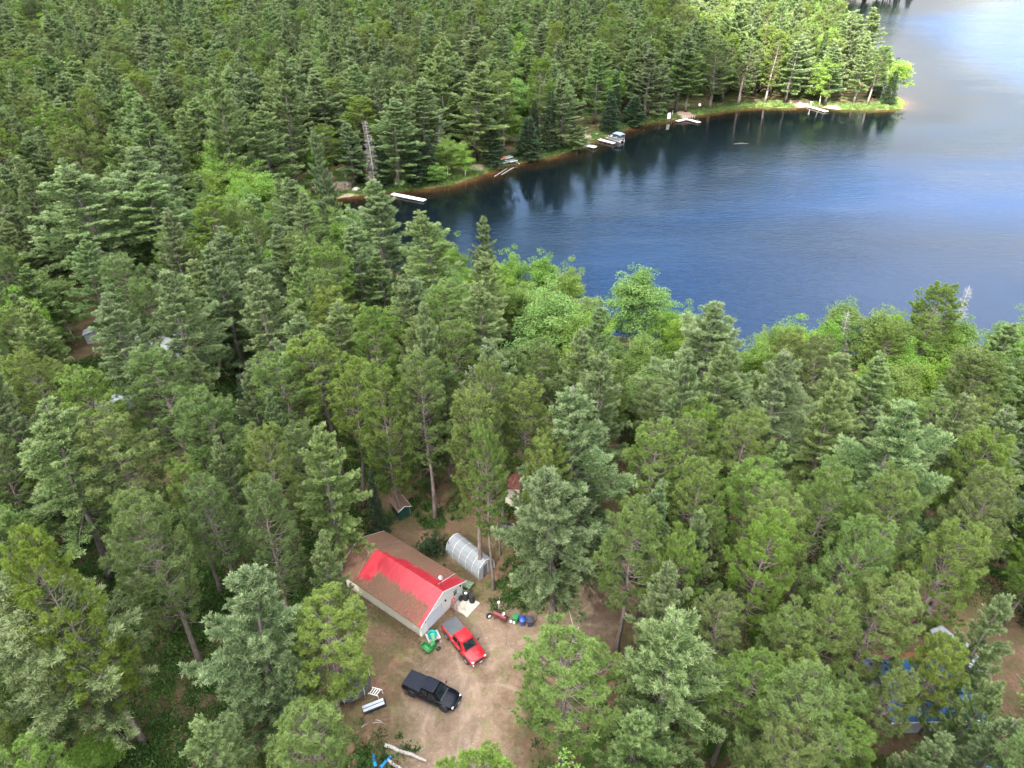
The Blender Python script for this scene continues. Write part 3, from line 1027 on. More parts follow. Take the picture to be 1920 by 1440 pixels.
LOOK = {'wp': ('tall feathery', 'feathery', 'short pale'), 'rp': ('tall round-topped', 'olive tufted', 'short tufted'), 'bi': ('tall leafy', 'bright green', 'small leafy'), 'sp': ('tall dark', 'dark pointed', 'small dark'), 'dd': ('tall bare grey', 'bare grey', 'short bare grey')}
NOUN = {'wp': 'white pine', 'rp': 'red pine', 'bi': 'birch', 'sp': 'spruce', 'dd': 'dead tree'}


def build_trees():
    info = []
    for i, (k, x, y, h, r) in enumerate(TREES):
        px, py, f = proj(x, y, h * .85)
        info.append((h / f, i, float(px), float(py)))
    chosen, cnt = set(), {}
    info.sort(reverse=True)
    for s, i, px, py in info:
        k = TREES[i][0]
        infr = -40 < px < 1960 and -60 < py < 1500
        if cnt.get(k, 0) < {'wp': 290, 'rp': 290, 'bi': 190, 'sp': 110, 'dd': 30}[k] and (infr or i < NHAND):
            chosen.add(i)
            cnt[k] = cnt.get(k, 0) + 1
    pix = {i: (px, py) for _, i, px, py in info}
    cells = {}
    A = np.array([(a[0], a[1]) for a in ANCHORS])
    for i in chosen:
        px, py = pix[i]
        j = int(np.argmin(np.hypot(A[:, 0] - px, (A[:, 1] - py) * 1.2)))
        cells.setdefault((TREES[i][0], j), []).append(i)
    label = {}
    for (k, j), ids in cells.items():
        ids.sort(key=lambda i: pix[i][0])
        for n, i in enumerate(ids):
            h = TREES[i][3]
            lk = LOOK[k][0 if h > BASE_H[k] * 1.02 else (2 if h < BASE_H[k] * .8 else 1)]
            if len(ids) == 1:
                label[i] = (f"{lk} {NOUN[k]} standing {ANCHORS[j][2]}", None)
            elif n < 20:
                o = 'leftmost' if n == 0 else ('rightmost' if n == len(ids) - 1 else f'{ORD[n]} from left')
                label[i] = (f"{lk} {NOUN[k]}, {o} {ANCHORS[j][2]}", f"{NOUN[k]}s {ANCHORS[j][2]}")
            else:
                label[i] = (f"{NOUN[k]} among the rightmost of those {ANCHORS[j][2]}", f"{NOUN[k]}s {ANCHORS[j][2]}")
    pool = {}
    far = []
    for i, (k, x, y, h, r) in enumerate(TREES):
        if i not in chosen:
            if k != 'dd':
                far.append((k, x, y, h, r))
            continue
        vs = VARS[k]
        vi = (i * 7 + int(abs(x) * 3)) % len(vs)
        if i < len(HAND) and len(HAND[i]) > 5:
            vi = HAND[i][5]
        if k == 'wp' and y > 170 and lake_sd(np.array([[x, y]]))[0] < 16:
            vi = (0, 4)[vi % 2]
        if k == 'rp' and x > 60 and y > 170:
            vi = 2
        crown, trunk, h0, r0 = vs[vi]
        o = bpy.data.objects.new(KIND[k][0], None)
        COL.objects.link(o)
        o.location = (x, y, ground_z(x, y))
        o.rotation_euler = (rng.normal() * .035, rng.normal() * .035, rng.uniform(0, 6.283))
        r00 = BASE_R[k]
        o.scale = (r / r00, r / r00, h / h0)
        tag(o, label[i][0], KIND[k][1], label[i][1])
        for nm, me in (('crown' if k != 'dd' else 'twigs', crown), ('trunk', trunk)):
            c = bpy.data.objects.new(nm, me)
            COL.objects.link(c)
            c.parent = o
    return far


def ground_z(x, y):
    P = np.array([[x, y]])
    sd = lake_sd(P)[0]
    if sd > 0:
        return float(WL + 1.0 * (1 - math.exp(-sd / 3.0)))
    return WL


def build_far_forest(far):
    """the wood beyond, too many to count: one object that instances whole trees on points"""
    order = [(k, v) for k in ('wp', 'rp', 'bi', 'sp') for v in range(len(FARV[k]))]
    col = bpy.data.collections.new('forest_kinds')
    for n, (k, v) in enumerate(order):
        crown, trunk, h0, r0 = FARV[k][v]
        bm = bpy.data.meshes.new('t')
        o = bpy.data.objects.new(f'{chr(97 + n)}_forest_tree', join_two(crown, trunk))
        col.objects.link(o)
    P, idx, sc, rot = [], [], [], []
    for k, x, y, h, r in far:
        v = int(rng.integers(len(FARV[k])))
        crown, trunk, h0, r0 = FARV[k][v]
        P.append((x, y, ground_z(x, y) if y < 320 else 0))
        idx.append(order.index((k, v)))
        sc.append((r / BASE_R[k] * .98, r / BASE_R[k] * .98, h / h0))
        rot.append((rng.normal() * .02, rng.normal() * .02, rng.uniform(0, 6.283)))
    me = bpy.data.meshes.new('far_forest')
    me.vertices.add(len(P))
    me.vertices.foreach_set('co', np.array(P, np.float32).ravel())
    a = me.attributes.new('idx', 'INT', 'POINT')
    a.data.foreach_set('value', np.array(idx, np.int32))
    for nm, arr in (('sc', sc), ('rot', rot)):
        a = me.attributes.new(nm, 'FLOAT_VECTOR', 'POINT')
        a.data.foreach_set('vector', np.array(arr, np.float32).ravel())
    o = obj('far_forest', me, None)
    tag(o, 'mixed green forest of pines and broadleaf trees filling the distance behind the lake', 'forest', kind='stuff')
    ng = bpy.data.node_groups.new('forest_instances', 'GeometryNodeTree')
    ng.interface.new_socket('Geometry', in_out='INPUT', socket_type='NodeSocketGeometry')
    ng.interface.new_socket('Geometry', in_out='OUTPUT', socket_type='NodeSocketGeometry')
    N = ng.nodes
    gi, go = N.new('NodeGroupInput'), N.new('NodeGroupOutput')
    ci = N.new('GeometryNodeCollectionInfo')
    ci.inputs['Collection'].default_value = col
    ci.inputs['Separate Children'].default_value = True
    ci.inputs['Reset Children'].default_value = True
    ip = N.new('GeometryNodeInstanceOnPoints')
    ip.inputs['Pick Instance'].default_value = True

    def na(name, typ):
        n = N.new('GeometryNodeInputNamedAttribute')
        n.data_type = typ
        n.inputs['Name'].default_value = name
        return n.outputs['Attribute']
    L = ng.links
    er = N.new('FunctionNodeEulerToRotation')
    L.new(na('rot', 'FLOAT_VECTOR'), er.inputs[0])
    L.new(gi.outputs[0], ip.inputs['Points'])
    L.new(ci.outputs[0], ip.inputs['Instance'])
    L.new(na('idx', 'INT'), ip.inputs['Instance Index'])
    L.new(er.outputs[0], ip.inputs['Rotation'])
    L.new(na('sc', 'FLOAT_VECTOR'), ip.inputs['Scale'])
    L.new(ip.outputs[0], go.inputs[0])
    md = o.modifiers.new('instances', 'NODES')
    md.node_group = ng


def mesh_arrays(me):
    nv = len(me.vertices)
    V = np.empty(nv * 3, np.float32)
    me.vertices.foreach_get('co', V)
    LI = np.empty(len(me.loops), np.int32)
    me.loops.foreach_get('vertex_index', LI)
    LS = np.empty(len(me.polygons), np.int32)
    me.polygons.foreach_get('loop_start', LS)
    return V.reshape(-1, 3), LI, LS


def join_two(a, b):
    """crown + trunk as one small mesh for the far wood"""
    Va, La, Sa = mesh_arrays(a)
    Vb, Lb, Sb = mesh_arrays(b)
    me = bpy.data.meshes.new('forest_tree')
    me.vertices.add(len(Va) + len(Vb))
    me.vertices.foreach_set('co', np.concatenate([Va, Vb]).ravel())
    L = np.concatenate([La, Lb + len(Va)])
    me.loops.add(len(L))
    me.loops.foreach_set('vertex_index', L)
    S = np.concatenate([Sa, Sb + len(La)])
    me.polygons.add(len(S))
    me.polygons.foreach_set('loop_start', S)
    me.materials.append(a.materials[0])
    me.materials.append(b.materials[0])
    me.polygons.foreach_set('material_index', np.concatenate([np.zeros(len(Sa), np.int32), np.ones(len(Sb), np.int32)]))
    t = np.empty(len(Va), np.float32)
    a.attributes['tone'].data.foreach_get('value', t)
    at_ = me.attributes.new('tone', 'FLOAT', 'POINT')
    at_.data.foreach_set('value', np.concatenate([t, np.zeros(len(Vb), np.float32)]))
    me.update(calc_edges=True)
    return me


# ------------------------------------------------------------------ low growth
def plant_patches(name, C, S, k, ln, wd, spread, mat, rg, hgt=.35):
    A = np.tile(np.array([0, 0, 1.0]), (len(C), 1))
    N = len(C) * k
    P = np.repeat(C, k, 0) + np.column_stack([rg.normal(size=N) * .5 * np.repeat(S, k), rg.normal(size=N) * .5 * np.repeat(S, k), rg.uniform(0, hgt, N) * np.repeat(S, k)])
    D = np.repeat(A, k, 0) + rg.normal(size=P.shape) * spread
    V, Q = blades(P, D, ln * rg.uniform(.6, 1.3, N), wd * rg.uniform(.6, 1.3, N), rg, .4)
    tone = np.clip(np.repeat(rg.uniform(.1, .9, len(C)), k) + rg.normal(size=N) * .15, 0, 1)
    me = np_mesh(name, V, Q, mat, np.repeat(tone, 4))
    tag(obj(name, me, None), *{'undergrowth': ('low dark green shrubs covering the forest floor between the trunks', 'undergrowth'), 'yard_grass': ('thin short grass tufts in the dirt yard and along the garage wall', 'grass'),
                              'bank_grass': ('bright green grass strip along the far bank of the lake', 'grass')}[name], kind='stuff')


def dtr_all(P):
    return seg_dist(P, track, False)


def build_low_growth():
    rg = np.random.default_rng(55)
    # shrubs of the forest floor where the canopy opens
    N = 26000
    P = np.column_stack([rg.uniform(-75, 75, N), rg.uniform(16, 112, N)])
    nz = np.sin(P[:, 0] * .45 + 2) * np.sin(P[:, 1] * .38) + .6 * np.sin(P[:, 0] * 1.1) * np.sin(P[:, 1] * .9 + 1)
    clr = seg_dist(P, needle)
    clr[inside(P, needle)] = 0
    dtr = seg_dist(P, track, False)
    sp = np.full(N, 99.)
    for c, r in sand_spots + brown_spots:
        sp = np.minimum(sp, np.hypot(*(P - c).T) / r)
    keep = (((nz > -.1) & (rg.random(N) < .6)) | (P[:, 0] < -20)) & (lake_sd(P) > 1.5) & (clr > 2) & (sp > 1.0) & (dtr > 5)
    # weedy islands inside the yard
    isl = [(at(985, 1110)[:2], 4.2), (at(1050, 1130)[:2], 2.2), (at(700, 985)[:2], 2.5), (at(870, 1062)[:2], 1.6), (at(815, 975)[:2], 2.2), (at(1010, 1050)[:2], 3.5), (at(775, 950)[:2], 1.8),
           (at(690, 1420)[:2], 2.4), (at(940, 955)[:2], 2.0), (at(1000, 1000)[:2], 3.0)]
    Q2 = []
    for c, r in isl:
        n = int(r * r * 9)
        q = c + rg.normal(size=(n, 2)) * r * .5
        Q2.append(q)
    Q2 = np.concatenate(Q2)
    PP = np.concatenate([P[keep], Q2])
    S = np.concatenate([rg.uniform(.6, 1.5, keep.sum()), rg.uniform(.3, .75, len(Q2))])
    C = np.column_stack([PP, [ground_z(*p) for p in PP]])
    gx = np.array([-9.7, 46.9])
    u, v = np.array([.589, .808]), np.array([-.808, .589])
    lx, ly = (PP - gx) @ u, (PP - gx) @ v
    free = ~((lx > -.8) & (lx < 8.8) & (ly > -3.2) & (ly < 12.8))
    ga, gb = at(897.5, 1087)[:2], at(836, 1037)[:2]
    free &= seg_dist(PP, [(ga + gb) / 2 + np.array([.9, .9])], True) > 3.3
    free &= dtr_all(PP) > 2.4
    C, S = C[free], S[free]
    plant_patches('undergrowth', C, S, 40, .27, .17, .9, MAT['sh'], rg, .6)
    # thin grass in the yard
    N = 2600
    q = np.column_stack([rg.uniform(-22, 8, N), rg.uniform(30, 62, N)])
    nz = np.sin(q[:, 0] * .9 + .5) * np.sin(q[:, 1] * .7) + .5 * np.sin(q[:, 0] * 2.3) * np.sin(q[:, 1] * 1.9)
    dt = seg_dist(q, track, False)
    k = inside(q, needle) & ((nz > .25) & (dt > 1.2))
    gx = np.array([-9.7, 46.9])
    u, v = np.array([.589, .808]), np.array([-.808, .589])
    lx, ly = (q - gx) @ u, (q - gx) @ v
    k &= ~((lx > -.2) & (lx < 7.1) & (ly > -.2) & (ly < 12.3))
    edge = np.column_stack([gx[0] + v[0] * (t_ := rg.uniform(-.5, 10, 150)) - u[0] * rg.uniform(.15, 1.6, 150) ** 1.3, gx[1] + v[1] * t_ - u[1] * rg.uniform(.15, 1.6, 150)])
    q = np.concatenate([q[k], edge])
    plant_patches('yard_grass', np.column_stack([q, np.zeros(len(q))]), rg.uniform(.3, .9, len(q)), 14, .16, .045, .6, MAT['gr'], rg, .05)
    # grass and low willow along the far bank
    out = []
    for i in range(len(far_px) - 1):
        a, b = shore[i], shore[i + 1]
        n = int(np.hypot(*(b - a)) * 9)
        t_ = rg.uniform(0, 1, n)
        nrm = np.array([-(b - a)[1], (b - a)[0]]) / np.hypot(*(b - a))
        d = np.abs(rg.normal(size=n)) * 2.6 + .35
        out.append(a + t_[:, None] * (b - a) + nrm * d[:, None])
    q = np.concatenate(out)
    sd = lake_sd(q)
    sp = np.full(len(q), 99.)
    for c, r in sand_spots:
        sp = np.minimum(sp, np.hypot(*(q - c).T) / r)
    q = q[(sd > .3) & (sp > .8)]
    sd = lake_sd(q)
    plant_patches('bank_grass', np.column_stack([q, WL + 1 - np.exp(-sd / 3)]), rg.uniform(.5, 1.3, len(q)), 20, .55, .13, .5, MAT['gr'], rg, .35)


# ------------------------------------------------------------------ shared materials for built things
M = {
    'white': simple('white_siding', (.76, .76, .74), .6, var=.05), 'cream': simple('cream_siding', (.66, .61, .5), .7, var=.06), 'trim': simple('white_trim', (.8, .8, .79), .5, var=.04),
    'black': simple('black_plastic', (.02, .02, .022), .5, var=.2), 'rubber': simple('tyre_rubber', (.022, .022, .023), .85, var=.2), 'chrome': simple('chrome', (.65, .66, .68), .15, 1.0, .04),
    'alu': simple('aluminium', (.55, .57, .6), .35, .85, .08), 'darkmetal': simple('dark_metal', (.035, .036, .04), .45, .4, .2), 'redladder': simple('red_fibreglass', (.5, .045, .04), .5),
    'concrete': simple('concrete', (.46, .41, .34), .9, var=.22, scale=2.5), 'teal': simple('teal_plastic', (.02, .42, .4), .35), 'green': simple('green_machine_paint', (.02, .2, .045), .35, coat=.3),
    'greenbin': simple('green_bin_plastic', (.03, .17, .065), .45), 'bluebin': simple('blue_bin_plastic', (.012, .06, .3), .35, coat=.3), 'greybin': simple('charcoal_bin_plastic', (.045, .05, .075), .5),
    'maroon': simple('maroon_tank', (.12, .022, .024), .45, var=.25), 'wood': simple('weathered_wood', (.32, .29, .25), .9, var=.25, scale=6), 'greenwood': simple('green_painted_wood', (.14, .2, .13), .8, var=.2),
    'dockw': simple('pale_dock_boards', (.66, .62, .57), .8, var=.1, scale=2), 'dockwhite': simple('white_dock', (.82, .83, .84), .6, var=.05), 'canvas': simple('blue_grey_canvas', (.17, .22, .31), .8, var=.1),
    'grey': simple('grey_metal', (.33, .34, .36), .5, .3), 'bluepl': simple('blue_plastic', (.01, .22, .6), .45), 'shedgreen': simple('dark_green_cladding', (.012, .06, .045), .6), 'rock': simple('pale_rock', (.5, .46, .42), .95, var=.25),
    'orange': simple('orange_canoe', (.62, .15, .07), .5), 'tarp': simple('faded_blue_tarp', (.05, .12, .2), .55, var=.3), 'bronze': simple('brown_needle_roof', (.2, .115, .08), .9, var=.25, scale=9),
    'log': simple('bleached_log', (.36, .32, .28), .9, var=.3, scale=5), 'pinkboard': simple('pale_board', (.6, .48, .46), .8, var=.12), 'brick': simple('rust_red_roof', (.3, .075, .055), .75, var=.3, scale=6),
    'glass': simple('dark_glass', (.012, .016, .02), .04, 0, .3, coat=.4), 'lamp': simple('lamp_glass', (.6, .6, .58), .15, 0, .05), 'redlens': simple('red_lens', (.35, .012, .012), .2),
    'greyroof': simple('grey_shingle', (.36, .38, .4), .85, var=.25, scale=8),
}


def paint(name, c, rough=.28, spec=.35):
    m, t, b = new_mat(name)
    n = t.noise(t.coord('Object'), 2.2, 6, .7)
    dust = t.m('MULTIPLY', t.step(n, .45, .75), .04)
    t.l.new(t.mix(dust, c, (.3, .25, .2)), b.inputs['Base Color'])
    t.set(b.inputs['Roughness'], t.m('MULTIPLY_ADD', n, .25, rough - .1))
    b.inputs['Coat Weight'].default_value = .25 if spec > .2 else .06
    b.inputs['Specular IOR Level'].default_value = spec
    b.inputs['Coat Roughness'].default_value = .05
    return m


def corrugated(name, c, axis_='X', pitch=.25, stain=(.3, .22, .16)):
    m, t, b = new_mat(name)
    v = t.coord('Object')
    s = t.node('ShaderNodeSeparateXYZ', {0: v})
    n = t.noise(v, 1.1, 6, .65)
    t.l.new(t.mix(t.m('MULTIPLY', t.step(n, .5, .72), .5), c, stain), b.inputs['Base Color'])
    w = t.m('SINE', t.m('MULTIPLY', s.outputs[axis_], 6.283 / pitch))
    t.l.new(t.bump(w, .6, .03), b.inputs['Normal'])
    b.inputs['Roughness'].default_value = .5
    return m

# ------------------------------------------------------------------ pickup trucks


def mk_pickup(name, rear, front, body, cover, label, roofmat=None):
    """x forward, origin under the middle of the truck"""
    c = (np.array(rear) + np.array(front)) / 2
    o = empty(name, (c[0], c[1], 0), angle(rear, front), label, 'pickup truck')
    Lh = 2.92
    # lower shell lofted nose to tail: (x, half width, z low, z belt/hood edge, z centre)
    st = [(-Lh, .86, .62, 1.16, 1.18), (-Lh + .08, .95, .52, 1.24, 1.25), (-2.0, 1.0, .46, 1.27, 1.27), (-.86, 1.0, .44, 1.27, 1.27), (-.8, 1.0, .44, 1.2, 1.2), (.9, 1.0, .44, 1.18, 1.2), (1.25, 1.0, .45, 1.15, 1.23),
          (1.9, .99, .47, 1.1, 1.2), (2.45, .96, .5, 1.04, 1.13), (2.75, .88, .5, .97, 1.04), (2.9, .74, .55, .84, .88)]
    rings = []
    for x, w, z0, z1, zc in st:
        r = [(x, -w * .82, z0 - .02), (x, -w, z0 + .12), (x, -w * 1.01, (z0 + z1) / 2 + .05), (x, -w * .975, z1 - .05), (x, -w * .9, z1), (x, -w * .45, zc), (x, 0, zc + .012), (x, w * .45, zc), (x, w * .9, z1),
             (x, w * .975, z1 - .05), (x, w * 1.01, (z0 + z1) / 2 + .05), (x, w, z0 + .12), (x, w * .82, z0 - .02)]
        rings.append(r)
    b = obj('body', MB().loft(rings), body, o, auto=38)
    # cab: belt ring to roof ring
    belt = [(-.84, .93), (1.32, .93)]
    mb = MB()
    zb, zr = 1.17, 1.9
    lower = [(-.86, -.94), (.95, -.955), (1.5, -.84), (1.5, .84), (.95, .955), (-.86, .94)]
    upper = [(-.72, -.74), (.42, -.76), (.66, -.68), (.66, .68), (.42, .76), (-.72, .74)]
    mid = [(x * .94 + .0, y * .95) for x, y in upper]
    R3 = [[(x, y, zb) for x, y in lower], [(x, y, zr - .06) for x, y in upper], [(x * .96, y * .95, zr) for x, y in upper], [(x * .6, y * .55, zr + .025) for x, y in upper]]
    mb.loft(R3, cap=True)
    obj('cab', mb, body, o, auto=30)
    if roofmat:
        obj('roof_panel', MB().bevbox((-.1, 0, zr + .03), (1.0, 1.15, .02), .01), roofmat, o)

    def glass(name, q, out):
        q = [Vector(p) for p in q]
        n = (q[1] - q[0]).cross(q[2] - q[0]).normalized()
        cen = sum(q, Vector()) / len(q)
        if n.dot(Vector(out)) < 0:
            n = -n
        q = [cen + (p - cen) * .96 + n * .014 for p in q]
        return obj(name, MB().slab(q, .012) if n.z > .3 else MB().add(q + [p - n * .012 for p in q], [tuple(range(len(q))), tuple(range(2 * len(q) - 1, len(q) - 1, -1))] +
                   [(i, i + len(q), (i + 1) % len(q) + len(q), (i + 1) % len(q)) for i in range(len(q))]), M['glass'], o)

    def side(x, s, z):
        k = (z - zb) / (zr - .06 - zb)
        return (x, s * (.95 + (.755 - .95) * k), z)
    zt, zl = 1.79, 1.23
    for s in (-1, 1):
        glass('side_window', [side(.14, s, zl), side(1.08, s, zl), side(.58, s, zt - .02), side(.14, s, zt)], (0, s, .3))
        glass('side_window', [side(-.7, s, zl), side(.06, s, zl), side(.06, s, zt), side(-.62, s, zt)], (0, s, .3))
    glass('windshield', [(1.4, -.78, 1.24), (1.4, .78, 1.24), (.74, .64, zr - .1), (.74, -.64, zr - .1)], (1, 0, 1))
    glass('rear_window', [(-.845, -.7, 1.3), (-.845, .7, 1.3), (-.735, .62, 1.78), (-.735, -.62, 1.78)], (-1, 0, .2))
    obj('bed_cover', MB().bevbox((-1.87, 0, 1.29), (1.98, 1.8, .06), .03), cover, o)
    obj('grille', MB().bevbox((2.86, 0, .84), (.1, 1.16, .24), .03, ry=-.12), M['black'], o)
    obj('bumper', MB().bevbox((2.9, 0, .6), (.16, 1.72, .2), .05), M['chrome'] if roofmat is None else M['black'], o)
    obj('bumper', MB().bevbox((-2.98, 0, .6), (.16, 1.78, .2), .05), M['black'], o)
    obj('number_plate', MB().box((2.99, .1, .62), (.012, .3, .15)), M['white'], o)
    for s in (-1, 1):
        obj('headlight', MB().bevbox((2.76, s * .72, .9), (.2, .3, .17), .04, rz=-s * .35, ry=-.1), M['lamp'], o)
        obj('tail_light', MB().bevbox((-2.9, s * .88, 1.0), (.1, .14, .34), .03), M['redlens'], o)
        m = obj('mirror', MB().bevbox((1.02, s * 1.16, 1.33), (.1, .27, .22), .04).box((1.04, s * 1.0, 1.22), (.05, .1, .05)), M['black'], o)
        obj('running_board', MB().bevbox((.15, s * 1.0, .42), (2.1, .14, .06), .02), M['black'], o)
        for x in (-1.78, 1.88):
            w = obj('wheel', MB().lathe([(.05, -.14), (.2, -.16), (.4, -.15), (.435, -.1), (.435, .1), (.4, .15), (.2, .16), (.05, .14)], 20, Matrix.Translation((x, s * .93, .43)) @ Matrix.Rotation(R(90), 4, 'X')), M['rubber'], o, auto=40)
            obj('rim', MB().lathe([(.03, .17), (.1, .185), (.2, .175), (.26, .155), (.26, .1)], 14, Matrix.Translation((x, s * .93, .43)) @ Matrix.Rotation(R(90) * -s, 4, 'X')), M['alu'] if roofmat is None else M['darkmetal'], w, auto=40)
            arch = [(x + .56 * math.cos(a), s * 1.012, .45 + .55 * math.sin(a)) for a in np.linspace(-.05, math.pi + .05, 11)]
            obj('wheel_arch', MB().tube(arch, .045, 5), M['black'], o)
    for s in (-1, 1):
        for x in (-.78, .1, 1.12):
            obj('door_seam', MB().box((x, s * 1.006, .86), (.018, .012, .62)), M['black'], o)
        for x in (-.62, .28):
            obj('door_handle', MB().bevbox((x, s * 1.0, 1.06), (.2, .05, .04), .012), M['black'] if roofmat is not None else M['chrome'], o)
    obj('hood_seam', MB().box((1.52, 0, 1.208), (.014, 1.5, .03)), M['black'], o)
    obj('radio_antenna', MB().tube([(1.5, .78, 1.2), (1.42, .8, 1.75)], .008, 4), M['black'], o)
    # hood crease and wiper tray read from above
    obj('wiper_tray', MB().box((1.44, 0, 1.222), (.16, 1.5, .03), ry=.05), M['black'], o)
    for s in (-1, 1):
        obj('roof_rail', MB().tube([(-.66, s * .69, 1.9), (.4, s * .7, 1.9)], .018, 5), body if roofmat is None else M['black'], o)
    if roofmat is None:
        obj('hood_vent', MB().bevbox((1.95, .45, 1.195), (.22, .26, .02), .01), M['black'], o)
    return o


# ------------------------------------------------------------------ red-roofed garage
GX = np.array([-9.7, 46.9])
GU, GV = np.array([.589, .808]), np.array([-.808, .589])
GW, GL = 6.9, 12.0


def garage_xy(x, y):
    p = GX + GU * x + GV * y
    return (p[0], p[1])


def roof_material():
    m, t, b = new_mat('red_metal_roof_with_needles')
    s = t.node('ShaderNodeSeparateXYZ', {0: t.coord('Object')})
    x, y = t.m('SUBTRACT', s.outputs[0], GW / 2), s.outputs[1]
    p = t.coord('Object')
    n = t.noise(p, .9, 6, .62)
    n2 = t.noise(p, 3.4, 5, .7)
    n3 = t.noise(t.mapping(p, (.35, 1.6, 1)), 1.4, 3, .6)
    wob = t.m('ADD', t.m('MULTIPLY_ADD', n, 1.9, -.95), t.m('MULTIPLY_ADD', n3, 1.2, -.6))
    sd = t.m('ABSOLUTE', x)
    left = t.m('LESS_THAN', x, 0.0)
    # how far down each slope has been swept clean
    lim_l = t.m('ADD', 1.75, t.m('MULTIPLY', t.step(y, 7.6, 8.2), 1.35))
    lim_r = t.m('ADD', t.m('MULTIPLY', t.step(y, 6.0, 9.4, 1.0, 0.2), 1.15), t.m('MULTIPLY', t.step(y, 1.6, .7), 2.2))
    lim = t.m('ADD', t.m('MULTIPLY', left, lim_l), t.m('MULTIPLY', t.m('SUBTRACT', 1.0, left), lim_r))
    clean = t.step(t.m('ADD', t.m('SUBTRACT', lim, t.m('ADD', sd, t.m('MULTIPLY', wob, .75))), t.m('MULTIPLY_ADD', t.noise(p, 9.0, 4, .7), 1.1, -.55)), -.16, .16)
    clean = t.m('MULTIPLY', clean, t.m('LESS_THAN', y, t.m('ADD', 9.55, t.m('MULTIPLY', left, .15))))
    patch = t.m('MULTIPLY', t.step(n2, .52, .6), t.step(y, 5.5, 1.0))
    clean = t.m('MAXIMUM', clean, t.m('MULTIPLY', patch, .75))
    edge = t.step(y, .25, -.1)
    clean = t.m('MAXIMUM', clean, t.m('MULTIPLY', edge, left))
    red = t.mix(t.step(t.noise(t.mapping(p, (.25, 2.5, 1)), 1.0, 5, .65), .3, .7), (.33, .013, .024), (.41, .032, .044))
    needles = t.ramp(t.noise(p, 6.0, 5, .75), [(.3, (.1, .05, .03)), (.55, (.165, .085, .052)), (.75, (.23, .135, .085))])
    needles = t.mix(t.m('MULTIPLY', t.step(n, .52, .7), .4), needles, (.11, .1, .04))
    t.l.new(t.mix(clean, needles, red), b.inputs['Base Color'])
    t.set(b.inputs['Roughness'], t.step(clean, 0, 1, .95, .38))
    w = t.m('POWER', t.m('ABSOLUTE', t.m('SINE', t.m('MULTIPLY', y, 3.1416 / .3))), 8.0)
    h = t.m('ADD', t.m('MULTIPLY', w, .5), t.m('MULTIPLY', t.m('SUBTRACT', 1.0, clean), t.m('MULTIPLY', n2, .6)))
    t.l.new(t.bump(h, .5, .05), b.inputs['Normal'])
    return m


def siding(name, c):
    m, t, b = new_mat(name)
    p = t.coord('Object')
    s = t.node('ShaderNodeSeparateXYZ', {0: p})
    n = t.noise(p, 1.2, 5, .6)
    grime = t.m('MULTIPLY', t.step(s.outputs[2], .7, .0), t.step(n, .35, .65))
    t.l.new(t.mix(t.m('MULTIPLY', grime, .45), c, (.33, .27, .2)), b.inputs['Base Color'])
    f = t.m('FRACT', t.m('MULTIPLY', s.outputs[2], 1 / .2))
    t.l.new(t.bump(f, .35, .02), b.inputs['Normal'])
    b.inputs['Roughness'].default_value = .6
    return m


